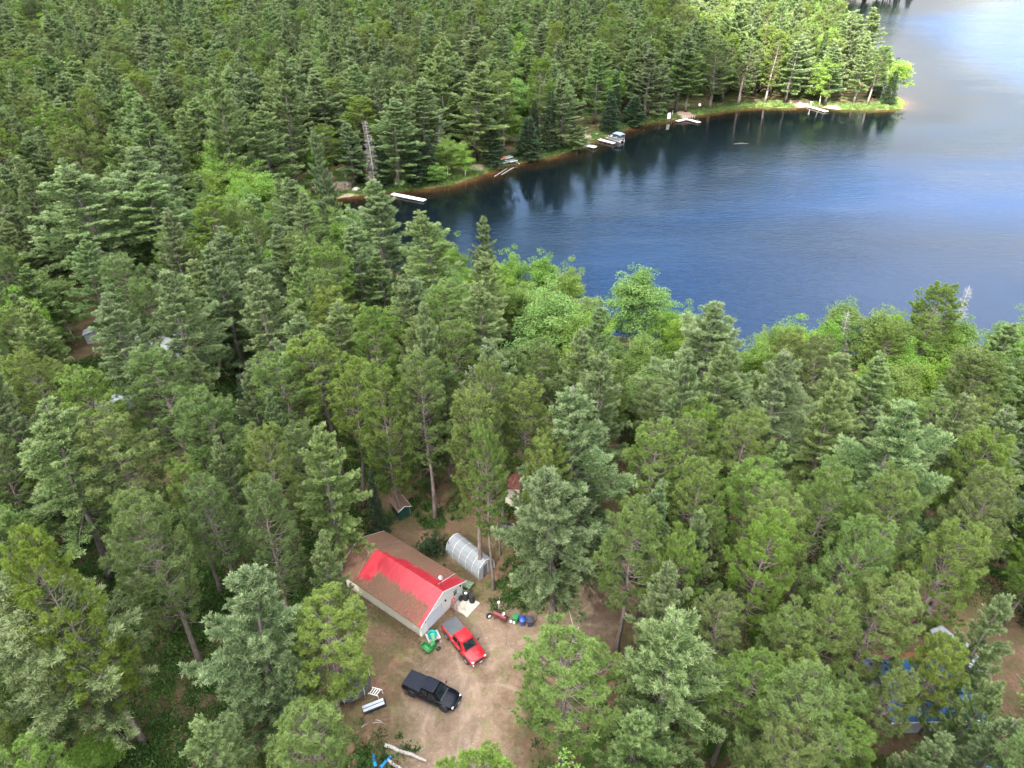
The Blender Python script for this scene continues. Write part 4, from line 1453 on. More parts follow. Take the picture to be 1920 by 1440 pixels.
def build_garage():
    o = empty('garage', (*GX, 0), angle((0, 0), GU), 'white-walled garage with a red metal roof half buried in brown pine needles', 'garage')
    W, L, ZE, ZA, OV = GW, GL, 2.42, 4.2, .38
    wm, cm = siding('white_siding_boards', (.86, .86, .84)), siding('cream_siding_boards', (.7, .65, .54))
    sl = (ZA - ZE) / (W / 2)
    # front wall as pieces butted round the openings
    z = lambda x: ZE + sl * min(x, W - x)
    dz, dx0, dx1 = 2.15, 1.0, 3.45
    ex0, ex1, ez = 5.35, 6.2, 2.05
    mb = MB()
    mb.prism([(0, 0), (dx0, 0), (dx0, z(dx0)), (0, z(0))], 0, .12)
    mb.prism([(dx0, dz), (dx1, dz), (dx1, z(dx1)), (dx0, z(dx0))], 0, .12)
    mb.prism([(dx1, 0), (ex0, 0), (ex0, z(ex0)), (dx1, z(dx1))], 0, .12)
    mb.prism([(ex0, ez), (ex1, ez), (ex1, z(ex1)), (ex0, z(ex0))], 0, .12)
    mb.prism([(ex1, 0), (W, 0), (W, z(W)), (ex1, z(ex1))], 0, .12)
    obj('front_wall', mb, wm, o)
    obj('side_wall', MB().box((.06, L / 2, ZE / 2), (.12, L - .24, ZE)), cm, o)['label'] = 'long cream side wall'
    obj('side_wall', MB().box((W - .06, L / 2, ZE / 2), (.12, L - .24, ZE)), cm, o)
    obj('rear_wall', MB().prism([(0, 0), (W, 0), (W, ZE), (W / 2, ZA), (0, ZE)], L - .12, L), wm, o)
    th = .09
    rf = MB()
    e = ZE - sl * OV
    prof = [(-OV, e), (W / 2, ZA), (W + OV, e), (W + OV, e + th), (W / 2, ZA + th * 1.12), (-OV, e + th)]
    rf.prism(prof, -OV, L + OV)
    # raised seams every 0.6 m and the ridge cap
    rmat = roof_material()
    roof = obj('roof', rf, rmat, o)
    cap = MB()
    cap.prism([(W / 2 - .16, ZA + th * 1.12 - .06), (W / 2, ZA + th * 1.12 + .02), (W / 2 + .16, ZA + th * 1.12 - .06), (W / 2, ZA + th)], -OV - .01, L + OV + .01)
    obj('ridge_cap', cap, rmat, roof)
    for y in (-OV - .03, L + OV + .03):
        bd = MB()
        for s in (-1, 1):
            x0, x1 = W / 2, W / 2 + s * (W / 2 + OV)
            bd.add([(x0, y - .015, ZA + th), (x1, y - .015, e + th), (x1, y - .015, e - .1), (x0, y - .015, ZA - .1), (x0, y + .015, ZA + th), (x1, y + .015, e + th), (x1, y + .015, e - .1), (x0, y + .015, ZA - .1)],
                   [(0, 1, 2, 3), (7, 6, 5, 4), (0, 4, 5, 1), (1, 5, 6, 2), (2, 6, 7, 3), (3, 7, 4, 0)])
        obj('barge_board_trim', bd, M['trim'], roof)
    gd = MB()
    for k in range(4):
        gd.bevbox(((dx0 + dx1) / 2, .05, .27 + k * .53), (dx1 - dx0 - .06, .05, .515), .015)
    gdo = obj('garage_door', gd, simple('pale_blue_white_door', (.66, .7, .78), .45, var=.04), o)
    fr = MB()
    for x in (dx0 - .05, dx1 + .05):
        fr.box((x, -.012, dz / 2), (.1, .05, dz))
    fr.box(((dx0 + dx1) / 2, -.012, dz + .05), (dx1 - dx0 + .2, .05, .1))
    obj('frame', fr, M['trim'], gdo)
    d = obj('side_door', MB().bevbox(((ex0 + ex1) / 2, .05, ez / 2), (ex1 - ex0 - .04, .05, ez - .02), .01), M['white'], o)
    for k, zz in enumerate((1.78, 1.48, 1.2)):
        obj('door_pane', MB().box(((ex0 + ex1) / 2 - .06, .018, zz), (.5, .014, .19 if k else .15)), M['glass'], d)
    obj('handle', MB().lathe([(.0, 0), (.035, .01), (.035, .05), (0, .06)], 8, Matrix.Translation((ex1 - .12, .02, 1.0)) @ Matrix.Rotation(R(90), 4, 'X')), M['chrome'], d)
    for x, zz in ((.62, 2.05), (3.95, 2.15), (6.5, 2.05)):
        l = obj('wall_lamp', MB().lathe([(.0, .02), (.09, 0), (.1, -.05), (.06, -.22), (0, -.24)], 10, Matrix.Translation((x, -.13, zz))).box((x, -.05, zz - .06), (.08, .1, .08)), M['black'], o)
    for x in (.05, W - .05):
        obj('corner_trim', MB().box((x, -.014, ZE / 2), (.1, .028, ZE)), M['trim'], o)
    # dish on a short mast at the front of the ridge
    ms = obj('dish_mast', MB().tube([(W / 2 + .5, .35, ZA - .2), (W / 2 + .5, .35, ZA + 1.25)], .03, 6), M['darkmetal'], o)
    obj('dish', MB().lathe([(0, .1), (.16, .08), (.27, .0), (.25, -.02), (.15, .03), (0, .05)], 18, Matrix.Translation((W / 2 + .5, .3, ZA + 1.35)) @ Matrix.Rotation(R(35), 4, 'X')), M['grey'], ms, auto=50)
    an = obj('antenna_mast', MB().tube([(W / 2 - .9, 9.9, ZA - .5), (W / 2 - .9, 9.9, ZA + .35)], .025, 6).tube([(W / 2 - 1.1, 9.9, ZA + .25), (W / 2 - .7, 9.9, ZA + .25)], .015, 5).tube([(W / 2 - .9, 9.7, ZA + .33), (W / 2 - .9, 10.1, ZA + .33)], .015, 5), M['grey'], o)
    zs = lambda x: ZA + .14 - sl * abs(x - W / 2)
    obj('roof_cable', MB().tube([(W / 2 - 2.9, 9.75, zs(W / 2 - 2.9)), (W / 2 - .9, 9.85, ZA + .1), (W / 2, 9.75, ZA + .16), (W + .36, 9.65, zs(W + .36))], .012, 5), M['grey'], o)
    obj('roof_cable', MB().tube([(W / 2 + .45, .75, ZA), (W / 2 + 2.0, 1.0, zs(W / 2 + 2)), (W + .36, 1.25, zs(W + .36))], .025, 5), M['trim'], o)
    return o


def wheel_mb(M4, r=.33, w=.24, n=20):
    return MB().lathe([(r * .55, -w / 2), (r * .92, -w / 2), (r, -w * .3), (r, w * .3), (r * .92, w / 2), (r * .55, w / 2), (r * .52, w * .2), (r * .52, -w * .2), (r * .55, -w / 2)], n, M4)


def build_yard():
    gz = angle((0, 0), GU)
    # concrete pad
    c = garage_xy(5.95, -1.25)
    o = obj('concrete_pad', MB().bevbox((0, 0, .03), (2.3, 2.3, .16), .03), M['concrete'])
    o.location = (*c, 0)
    o.rotation_euler = (0, 0, gz)
    tag(o, 'square pale concrete pad in front of the white side door', 'concrete pad')
    top = .11

    def tyre(x, y, z, rot=Matrix(), rim=None, label='', r=.34, group='loose tyres on the concrete pad'):
        p = garage_xy(x, y)
        t_ = obj('tyre', wheel_mb(rot, r), M['rubber'], auto=40)
        t_.location = (*p, z)
        t_.rotation_euler = (0, 0, gz)
        tag(t_, label, 'tyre', group)
        if rim:
            obj('rim', MB().lathe([(0, .09), (.06, .1), (.13, .06), (.19, .1), (.19, -.05), (0, -.05)], 14, rot), rim, t_, auto=40)
        return t_
    rows = ['lowest', 'second', 'third', 'topmost']
    for k in range(4):
        tyre(6.55 + .02 * k, -.75, top + .125 + k * .25, rim=M['white'] if k == 3 else None, label=f'{rows[k]} black tyre in the pile nearer the door' + (', with a white wheel' if k == 3 else ''))
    for k in range(4):
        tyre(6.72, -1.55 + .02 * k, top + .125 + k * .25, rim=M['darkmetal'] if k == 3 else None, label=f'{rows[k]} black tyre in the pile at the pad edge')
    tyre(6.15, -.42, top + .33, Matrix.Rotation(R(78), 4, 'X') @ Matrix.Rotation(.1, 4, 'Y'), None, 'black tyre standing on edge between the door and the piles')
    p = at(917, 1158)
    t_ = tyre(0, 0, .33, Matrix.Rotation(R(82), 4, 'X'), M['white'], 'single tyre with a white wheel leaning at a trunk foot', group='')
    t_.location = (p[0], p[1], .33)
    t_.rotation_euler = (0, 0, .5)
    # red ladder standing against the wall
    p = garage_xy(4.75, -.55)
    l = empty('ladder', (*p, 0), gz, 'red fibreglass stepladder standing against the white garage wall', 'ladder')
    for s, nm in ((-1, 'front'), (1, 'rear')):
        y0, y1 = (-.28, .0) if s < 0 else (.32, .03)
        mb = MB()
        for x in (-.26, .26):
            mb.tube([(x, y0, 0), (x * .7, y1, 1.85)], .04, 5)
        rl = obj('rails', mb, M['redladder'], l)
        if s < 0:
            for k in range(6):
                f = (k + 1) / 7
                obj('step', MB().box((0, y0 + (y1 - y0) * f, 1.85 * f), (.5 - .16 * f, .09, .03)), M['alu'], l)
    obj('top_cap', MB().bevbox((0, .02, 1.87), (.4, .16, .06), .02), M['redladder'], l)
    # small tools by the door
    p = garage_xy(6.62, -.2)
    o = obj('broom', MB().tube([(0, 0, .12), (.04, .12, 1.35)], .016, 6).bevbox((0, -.02, .07), (.34, .07, .14), .02), M['wood'])
    o.location = (*p, 0)
    o.rotation_euler = (0, 0, gz)
    tag(o, 'broom leaning on the white wall beside the side door', 'broom')
    # green picnic table past the right corner
    p = garage_xy(7.75, .35)
    t_ = empty('picnic_table', (*p, 0), gz + .25, 'faded green picnic table behind the right corner of the garage', 'picnic table')
    mb = MB()
    for k in range(4):
        mb.box((-.3 + k * .19, 0, .74), (.17, 1.7, .04))
    obj('table_top', mb, M['greenwood'], t_)
    for s in (-1, 1):
        obj('bench_seat', MB().box((s * .68, 0, .44), (.25, 1.7, .04)), M['greenwood'], t_)
    for y in (-.6, .6):
        fr = MB().tube([(-.62, y, 0), (-.2, y, .72)], .035, 4).tube([(.62, y, 0), (.2, y, .72)], .035, 4).box((0, y + .05, .4), (1.5, .04, .09))
        obj('leg_frame', fr, M['greenwood'], t_)
    # greenhouse
    a, b_ = at(897.5, 1087)[:2], at(836, 1037)[:2]
    rz = angle(a, b_)
    g = empty('greenhouse', (*a, 0), rz, 'small tunnel greenhouse of cloudy translucent plastic panels', 'greenhouse')
    Lg, wg = 5.6, 2.5
    m, t, bs = new_mat('cloudy_plastic')
    n = t.noise(t.coord('Object'), 1.3, 5)
    t.l.new(t.mix(n, (.3, .315, .33), (.46, .475, .49)), bs.inputs['Base Color'])
    bs.inputs['Roughness'].default_value = .25
    tr = t.node('ShaderNodeBsdfTranslucent', {'Color': (.7, .72, .74)})
    tp = t.node('ShaderNodeBsdfTransparent', {'Color': (.85, .87, .88)})
    mx = t.node('ShaderNodeMixShader', {0: .35})
    t.l.new(bs.outputs[0], mx.inputs[1])
    t.l.new(tr.outputs[0], mx.inputs[2])
    mx2 = t.node('ShaderNodeMixShader', {0: .22})
    t.l.new(mx.outputs[0], mx2.inputs[1])
    t.l.new(tp.outputs[0], mx2.inputs[2])
    t.l.new(mx2.outputs[0], t.n['Material Output'].inputs[0])
    # profile across: y from 0 to -wg (to the right of the length axis)
    pr = [(0, 0), (.06, .55), (-.0, 1.15), (-.22, 1.7), (-.62, 2.12), (-1.25, 2.32), (-1.88, 2.12), (-2.28, 1.7), (-2.5, 1.15), (-2.56, .55), (-2.5, 0)]
    for k in range(len(pr) - 1):
        (y0, z0), (y1, z1) = pr[k], pr[k + 1]
        nrm = Vector((0, z0 - z1, y1 - y0)).normalized() * .008
        q = [(0, y0, z0), (Lg, y0, z0), (Lg, y1, z1), (0, y1, z1)]
        obj('panel', MB().add([Vector(v) + nrm for v in q] + [Vector(v) - nrm for v in q], [(0, 1, 2, 3), (7, 6, 5, 4), (0, 4, 5, 1), (1, 5, 6, 2), (2, 6, 7, 3), (3, 7, 4, 0)]), m, g)
    for k in range(6):
        x = Lg * k / 5
        obj('rib', MB().tube([(x, y * 1.0 - (0 if y > -1 else 0), z + .012) for y, z in pr], .03 if k in (0, 5) else .02, 5), M['trim'], g)
    for xx, nm in ((0.0, 'end_wall'), (Lg, 'end_wall')):
        n_ = len(pr)
        mbp = MB().add([(xx - .008, y, z) for y, z in pr] + [(xx + .008, y, z) for y, z in pr], [tuple(range(n_)), tuple(range(2 * n_ - 1, n_ - 1, -1))] + [(i, i + n_, (i + 1) % n_ + n_, (i + 1) % n_) for i in range(n_)])
        obj(nm, mbp, m, g)
    d = obj('door', MB().box((-.16, -.3, .95), (.5, .03, 1.85), rz=1.1), m, g)
    obj('frame', MB().tube([(-.02, -.62, .03), (-.02, -.62, 1.9), (-.02, -1.5, 1.9), (-.02, -1.5, .03)], .025, 5), M['trim'], g)
    obj('window', MB().box((.62, .06, 1.1), (.42, .02, .5)), M['greyroof'], g)
    # bins
    for nm, px, py, mat, lab, rnd in (('rubbish_bin', 967, 1166, 'greenbin', 'green wheeled rubbish bin with white lid bits, leftmost of the three bins', 0), ('rubbish_bin', 980, 1171, 'bluebin', 'glossy blue rubbish bin between the green and the charcoal bin', 1),
                                      ('rubbish_bin', 993.5, 1172.5, 'greybin', 'charcoal rubbish bin next to the blue one', 0)):
        p = at(px, py)
        o = empty(nm, (p[0], p[1], 0), .1 if px > 970 else -.35, lab, 'bin', 'rubbish bins in a row')
        if rnd:
            obj('body', MB().lathe([(.24, 0), (.27, .1), (.36, .9), (.39, .92), (.39, .98)], 20), M[mat], o, auto=40)
            obj('lid', MB().lathe([(.41, .97), (.42, 1.02), (.34, 1.1), (.16, 1.16), (0, 1.18)], 20), M[mat], o, auto=40)
            obj('label_plate', MB().box((-.02, -.14, 1.145), (.13, .13, .02), rx=.2), M['alu'], o)
        else:
            obj('body', MB().loft([[(-.22, -.24, .06), (.22, -.24, .06), (.22, .24, .06), (-.22, .24, .06)], [(-.3, -.33, 1.0), (.3, -.33, 1.0), (.3, .33, 1.0), (-.3, .33, 1.0)]]), M[mat], o)
            obj('lid', MB().bevbox((0, 0, 1.04), (.66, .72, .09), .04, rx=.08), M[mat], o)
            obj('handle', MB().tube([(-.24, .38, .98), (.24, .38, .98)], .022, 6), M['black'], o)
        for s in (-1, 1):
            obj('wheel', wheel_mb(Matrix.Translation((s * .24, .25, .12)) @ Matrix.Rotation(R(90), 4, 'Y'), .12, .06, 12), M['rubber'], o)
    for px, py, lab in ((958, 1167, 'white plastic jug on the ground left of the green bin'), (964, 1169, 'small white jug in front of the green bin')):
        p = at(px, py)
        o = obj('plastic_jug', MB().lathe([(.09, 0), (.12, .05), (.12, .2), (.07, .28), (.035, .3), (.035, .35), (0, .36)], 12), M['white'], auto=40)
        o.location = (p[0], p[1], 0)
        o.scale = (1.2, 1.2, 1.2)
        tag(o, lab, 'jug')
    # maroon oil tank on legs
    p = at(938, 1163)
    o = empty('oil_tank', (p[0], p[1], 0), -.55, 'maroon oil tank lying on short legs beside the bins', 'oil tank')
    prof = [(-.33 + 0, .62)]
    ring = lambda x, k=1: [(x, .34 * k * math.cos(a), .72 + .42 * k * math.sin(a)) for a in np.linspace(0, 2 * math.pi, 18, endpoint=False)]
    obj('tank', MB().loft([ring(-.86, .8), ring(-.8), ring(.8), ring(.86, .8)]), M['maroon'], o, auto=40)
    for x in (-.62, .62):
        for y in (-.26, .26):
            obj('leg', MB().tube([(x, y, 0), (x, y * .9, .5)], .03, 6), M['darkmetal'], o)
    obj('rail', MB().tube([(-.8, -.27, 1.0), (.75, -.27, 1.0)], .025, 5), M['chrome'], o)
    obj('filler_pipe', MB().tube([(-.3, .1, 1.1), (-.3, .1, 1.35), (-.2, .1, 1.42)], .035, 6), M['maroon'], o)
    obj('gauge', MB().box((.35, .05, 1.16), (.3, .26, .08)), simple('faded_red_box', (.5, .2, .17), .6), o)
    p = at(943, 1157, 1.1)
    o2 = obj('plastic_jug', MB().lathe([(.1, 0), (.15, .06), (.15, .26), (.08, .36), (.04, .38), (0, .4)], 12), M['white'], auto=40)
    p0 = at(938, 1163)
    o2.location = (p0[0] + .42, p0[1] - .12, 1.12)
    tag(o2, 'white jug sitting on top of the maroon oil tank', 'jug')
    p = at(935.5, 1147)
    o3 = obj('yard_lamp', MB().tube([(0, 0, 0), (0, 0, 1.5)], .03, 6).lathe([(0, 1.45), (.13, 1.5), (.17, 1.62), (.13, 1.74), (0, 1.79)], 14), M['white'], auto=50)
    o3.location = (p[0], p[1], 0)
    tag(o3, 'white globe lamp on a short post behind the oil tank', 'lamp post')
    # teal tub on a pallet, green machine
    p = at(812, 1194)
    o = empty('pallet', (p[0], p[1], 0), .45, 'pale pallet under a teal tub at the garage corner', 'pallet')
    mb = MB()
    for k in range(6):
        mb.box((-.6 + k * .24, 0, .13), (.2, 1.15, .025))
    obj('deck_boards', mb, M['pinkboard'], o)
    mb = MB()
    for y in (-.5, 0, .5):
        mb.box((0, y, .06), (1.4, .09, .115))
    obj('runners', mb, M['wood'], o)
    ob = obj('tub', MB().lathe([(.36, .0), (.42, .04), (.5, .34), (.53, .36), (.53, .39), (.47, .38), (.39, .08), (0, .06)], 24), M['teal'], auto=40)
    ob.location = (p[0] - .05, p[1] - .05, .145)
    tag(ob, 'round teal plastic tub standing on the pale pallet', 'tub')
    p = at(810, 1216)
    o = empty('garden_machine', (p[0], p[1], 0), .35, 'green garden machine with an open hopper and black wheels, below the teal tub', 'garden machine')
    half = [(.38 * math.cos(a), .52 + .4 * math.sin(a)) for a in np.linspace(math.pi * .98, math.pi * 2.02, 11)]
    inner = [(x * .86, (z - .52) * .86 + .53) for x, z in half[::-1]]
    obj('hopper', MB().prism(half + inner, -.62, .62, Matrix.Translation((-.55, 0, .06)) @ Matrix.Rotation(.5, 4, 'Z')), M['green'], o)
    for y in (-.6, .6):
        obj('end_plate', MB().prism(half, y - .012, y + .012, Matrix.Translation((-.55, 0, .06)) @ Matrix.Rotation(.5, 4, 'Z')), M['green'], o)
    obj('engine_cover', MB().bevbox((.12, .1, .55), (.62, .55, .5), .1, rz=.3), M['green'], o)
    obj('chute', MB().loft([[(.18, .3, .7), (.5, .3, .7), (.5, .6, .7), (.18, .6, .7)], [(.12, 1.05, 1.15), (.55, 1.0, 1.15), (.55, 1.2, .95), (.12, 1.25, .95)]]), M['green'], o)
    obj('axle_frame', MB().tube([(-.9, -.25, .25), (.75, -.1, .3)], .05, 6).tube([(-.5, .35, .28), (.6, .5, .3)], .045, 6), M['green'], o)
    for x, y in ((.62, -.42), (.66, .5)):
        w = obj('wheel', wheel_mb(Matrix.Translation((x, y, .25)) @ Matrix.Rotation(R(90), 4, 'X') @ Matrix.Rotation(.3, 4, 'Y'), .25, .14, 16), M['rubber'], o, auto=40)
        obj('rim', MB().lathe([(0, -.05), (.12, -.05), (.12, .05), (0, .05)], 10, Matrix.Translation((x, y, .25)) @ Matrix.Rotation(R(90), 4, 'X')), M['chrome'], w)
    obj('handlebar', MB().tube([(.4, -.1, .75), (.95, -.35, .95), (.98, -.1, .97)], .022, 6), M['chrome'], o)
    # trampoline left of the black truck with white poles
    p = at(658, 1291)
    o = empty('trampoline', (p[0], p[1], 0), .2, 'black round trampoline half under the pines at the left of the yard', 'trampoline')
    rr = 2.0
    obj('mat', MB().lathe([(0, .8), (rr - .2, .82), (rr - .2, .84), (0, .83)], 36), simple('trampoline_mat', (.012, .014, .02), .6), o)
    obj('rim', MB().tube([(rr * math.cos(a), rr * math.sin(a), .85) for a in np.linspace(0, 2 * math.pi, 37)], .04, 6, cap=False), M['darkmetal'], o)
    obj('spring_pad', MB().lathe([(rr - .2, .87), (rr + .04, .86), (rr + .04, .84), (rr - .2, .85)], 36), M['black'], o)
    for k in range(6):
        a = k * math.pi / 3 + .25
        x, y = rr * math.cos(a), rr * math.sin(a)
        obj('leg', MB().tube([(x, y, 0), (x, y, .85)], .03, 6), M['alu'], o)
        obj('net_pole', MB().tube([(x * 1.02, y * 1.02, .85), (x * 1.03, y * 1.03, 2.4)], .028, 6), M['trim'], o)
    p = at(704, 1301)
    o = empty('step_frame', (p[0], p[1], 0), -.45, 'white slatted step frame leaning beside the trampoline', 'step frame')
    st = MB()
    for k in range(4):
        st.bevbox((-.42 + k * .28, 0, .3 + .09 * k), (.1, .78, .035), .012, ry=-.3)
    obj('slats', st, M['trim'], o)
    for y in (-.36, .36):
        obj('rail', MB().tube([(-.62, y, .22), (.62, y, .62)], .04, 5), M['trim'], o)
        obj('leg', MB().tube([(.58, y, .6), (.66, y, 0)], .028, 5), M['trim'], o)
        obj('leg', MB().tube([(-.58, y, .22), (-.62, y, 0)], .028, 5), M['trim'], o)
    p = at(701, 1327)
    o = empty('work_bench', (p[0], p[1], 0), .42, 'low bench of two pale aluminium planks on a black frame', 'bench')
    for y in (-.19, .19):
        obj('plank', MB().bevbox((0, y, .48), (2.1, .3, .05), .015), M['alu'], o)
    obj('base', MB().bevbox((.1, -.02, .22), (2.2, .74, .42), .05), M['black'], o)
    for x in (-.85, .9):
        obj('leg', MB().box((x, 0, .08), (.1, .7, .16)), M['darkmetal'], o)
    # logs, sticks, lumber, blue ramps
    for a_, b2, r, lab in (((722, 1399), (800, 1428), .2, 'long bleached log lying across the bottom of the yard'), ((727, 1428), (760, 1448), .17, 'second short log at the bottom edge beside the blue boards'),):
        A_, B_ = at(*a_), at(*b2)
        ax = [A_ + (B_ - A_) * k / 6 + np.array([0, .06 * math.sin(k * 2), r * .9]) for k in range(7)]
        o = obj('log', MB().tube([p - ax[0] for p in ax], [r, r * .95, r * .9, r * .88, r * .8, r * .72, r * .6], 10).tube([ax[2] - ax[0], ax[2] - ax[0] + np.array([.2, -.35, .35])], [.06, .03], 6), M['log'], auto=50)
        o.location = ax[0]
        tag(o, lab, 'log')
    for a_, b2, lab in (((698, 1356), (722, 1357), 'bare stick lying nearest the aluminium bench'), ((704, 1350), (720, 1357), 'short stick crossing another stick on the dirt'), ((676, 1366), (690, 1357), 'thin stick at the edge of the left pines'),
                        ((787, 1409), (799, 1402), 'thin branch beside the bleached log')):
        A_, B_ = at(*a_), at(*b2)
        o = obj('stick', MB().tube([(0, 0, .04), tuple((B_ - A_) * .5 + np.array([0, .08, .07])), tuple(B_ - A_ + np.array([0, 0, .04]))], [.035, .03, .015], 5), M['log'])
        o.location = A_
        tag(o, lab, 'stick', 'dead sticks on the dirt')
    for (px, py, rz, lab) in ((702, 1428, 1.95, 'blue plastic board, left of the two at the bottom edge'), (724, 1431, 1.05, 'blue plastic board, right of the two at the bottom edge')):
        p = at(px, py)
        o = obj('plastic_board', MB().bevbox((0, 0, .3), (1.5, .28, .07), .02, ry=.3).box((.35, 0, .12), (.06, .24, .3)), M['bluepl'])
        o.location = (p[0], p[1], 0)
        o.rotation_euler = (0, 0, rz)
        tag(o, lab, 'plastic board')
    p = at(648, 1180)
    for k in range(5):
        o = obj('plank', MB().box((0, 0, 0), (2.6 - .15 * k, .2, .045)), M['wood'])
        o.location = (p[0] + .04 * k, p[1] + .24 * (k % 3) - .2, .05 + .05 * (k // 3) + .002 * k)
        o.rotation_euler = (0, 0, .62 + .05 * (k % 2))
        tag(o, ['grey plank, nearest of the lumber left of the garage', 'grey plank, second in the lumber left of the garage', 'grey plank, farthest of the lumber left of the garage', 'grey plank on top of the lumber, nearer side', 'grey plank on top of the lumber, farther side'][k], 'plank', 'lumber left of the garage')
    # bush beside the greenhouse
    rg = np.random.default_rng(9)
    C = rg.normal(size=(260, 3)) * np.array([1.0, 1.0, .75]) * .75
    C[:, 2] = np.abs(C[:, 2] + .9)
    V, T = tufts(C, C * .5 + np.array([0, 0, .5]), 16, .3, .09, .7, rg, .1)
    me = np_mesh('foliage', V, T, MAT['sp'], np.repeat(np.clip(.45 + rg.normal(size=len(V) // 4) * .2, 0, 1), 4))
    p = at(812, 1036)
    o = empty('shrub', (p[0], p[1], 0), 0, 'dense dark green bush between the garage and the greenhouse', 'bush')
    obj('foliage', me, None, o)
    sm = MB()
    for k in range(6):
        a = k * 1.05
        sm.tube([(0, 0, 0), (.3 * math.cos(a), .3 * math.sin(a), .5), (.7 * math.cos(a), .7 * math.sin(a), 1.2)], [.04, .03, .012], 5)
    obj('stems', sm, MAT['bk_wp'], o)
    # service pole and wire
    top_ = at(1076, 1176, 6.6)
    o = empty('utility_pole', (top_[0], top_[1], 0), .3, 'grey service pole with a small crossarm at the bend of the track', 'utility pole')
    obj('pole', MB().tube([(0, 0, -.3), (0, 0, 6.7)], [.14, .1], 8), M['wood'], o, auto=50)
    obj('crossarm', MB().box((0, -.1, 6.35), (1.1, .1, .1)), M['wood'], o)
    for x in (-.45, 0, .45):
        obj('insulator', MB().lathe([(.02, 6.4), (.05, 6.45), (.03, 6.5), (.05, 6.54), (0, 6.58)], 8, Matrix.Translation((x, -.1, 0))), M['white'], o)
    e = at(1010, 905, 7.5)
    pts = []
    for k in range(13):
        f = k / 12
        q = top_ * (1 - f) + e * f
        pts.append((q[0], q[1], q[2] - .9 * 4 * f * (1 - f) - .1))
    w = obj('power_line', MB().tube([Vector(p_) - Vector(pts[0]) for p_ in pts], .02, 4), M['white'])
    w.location = pts[0]
    tag(w, 'thin pale wire running from the service pole toward the cream cabin', 'power line')


def gable_house(name, loc, rz, W, L, ze, za, ov, wall, roofm, label, cat='cabin', trim=None):
    o = empty(name, loc, rz, label, cat)
    mb = MB()
    mb.prism([(-W / 2, 0), (W / 2, 0), (W / 2, ze), (0, za), (-W / 2, ze)], -L / 2, L / 2)
    obj('walls', mb, wall, o)
    sl = (za - ze) / (W / 2)
    e = ze - sl * ov
    rf = MB().prism([(-W / 2 - ov, e), (0, za + .02), (W / 2 + ov, e), (W / 2 + ov, e + .1), (0, za + .13), (-W / 2 - ov, e + .1)], -L / 2 - ov, L / 2 + ov)
    r = obj('roof', rf, roofm, o)
    obj('ridge_cap', MB().prism([(-.2, za + .06), (0, za + .16), (.2, za + .06), (0, za + .1)], -L / 2 - ov - .01, L / 2 + ov + .01), trim or roofm, r)
    return o


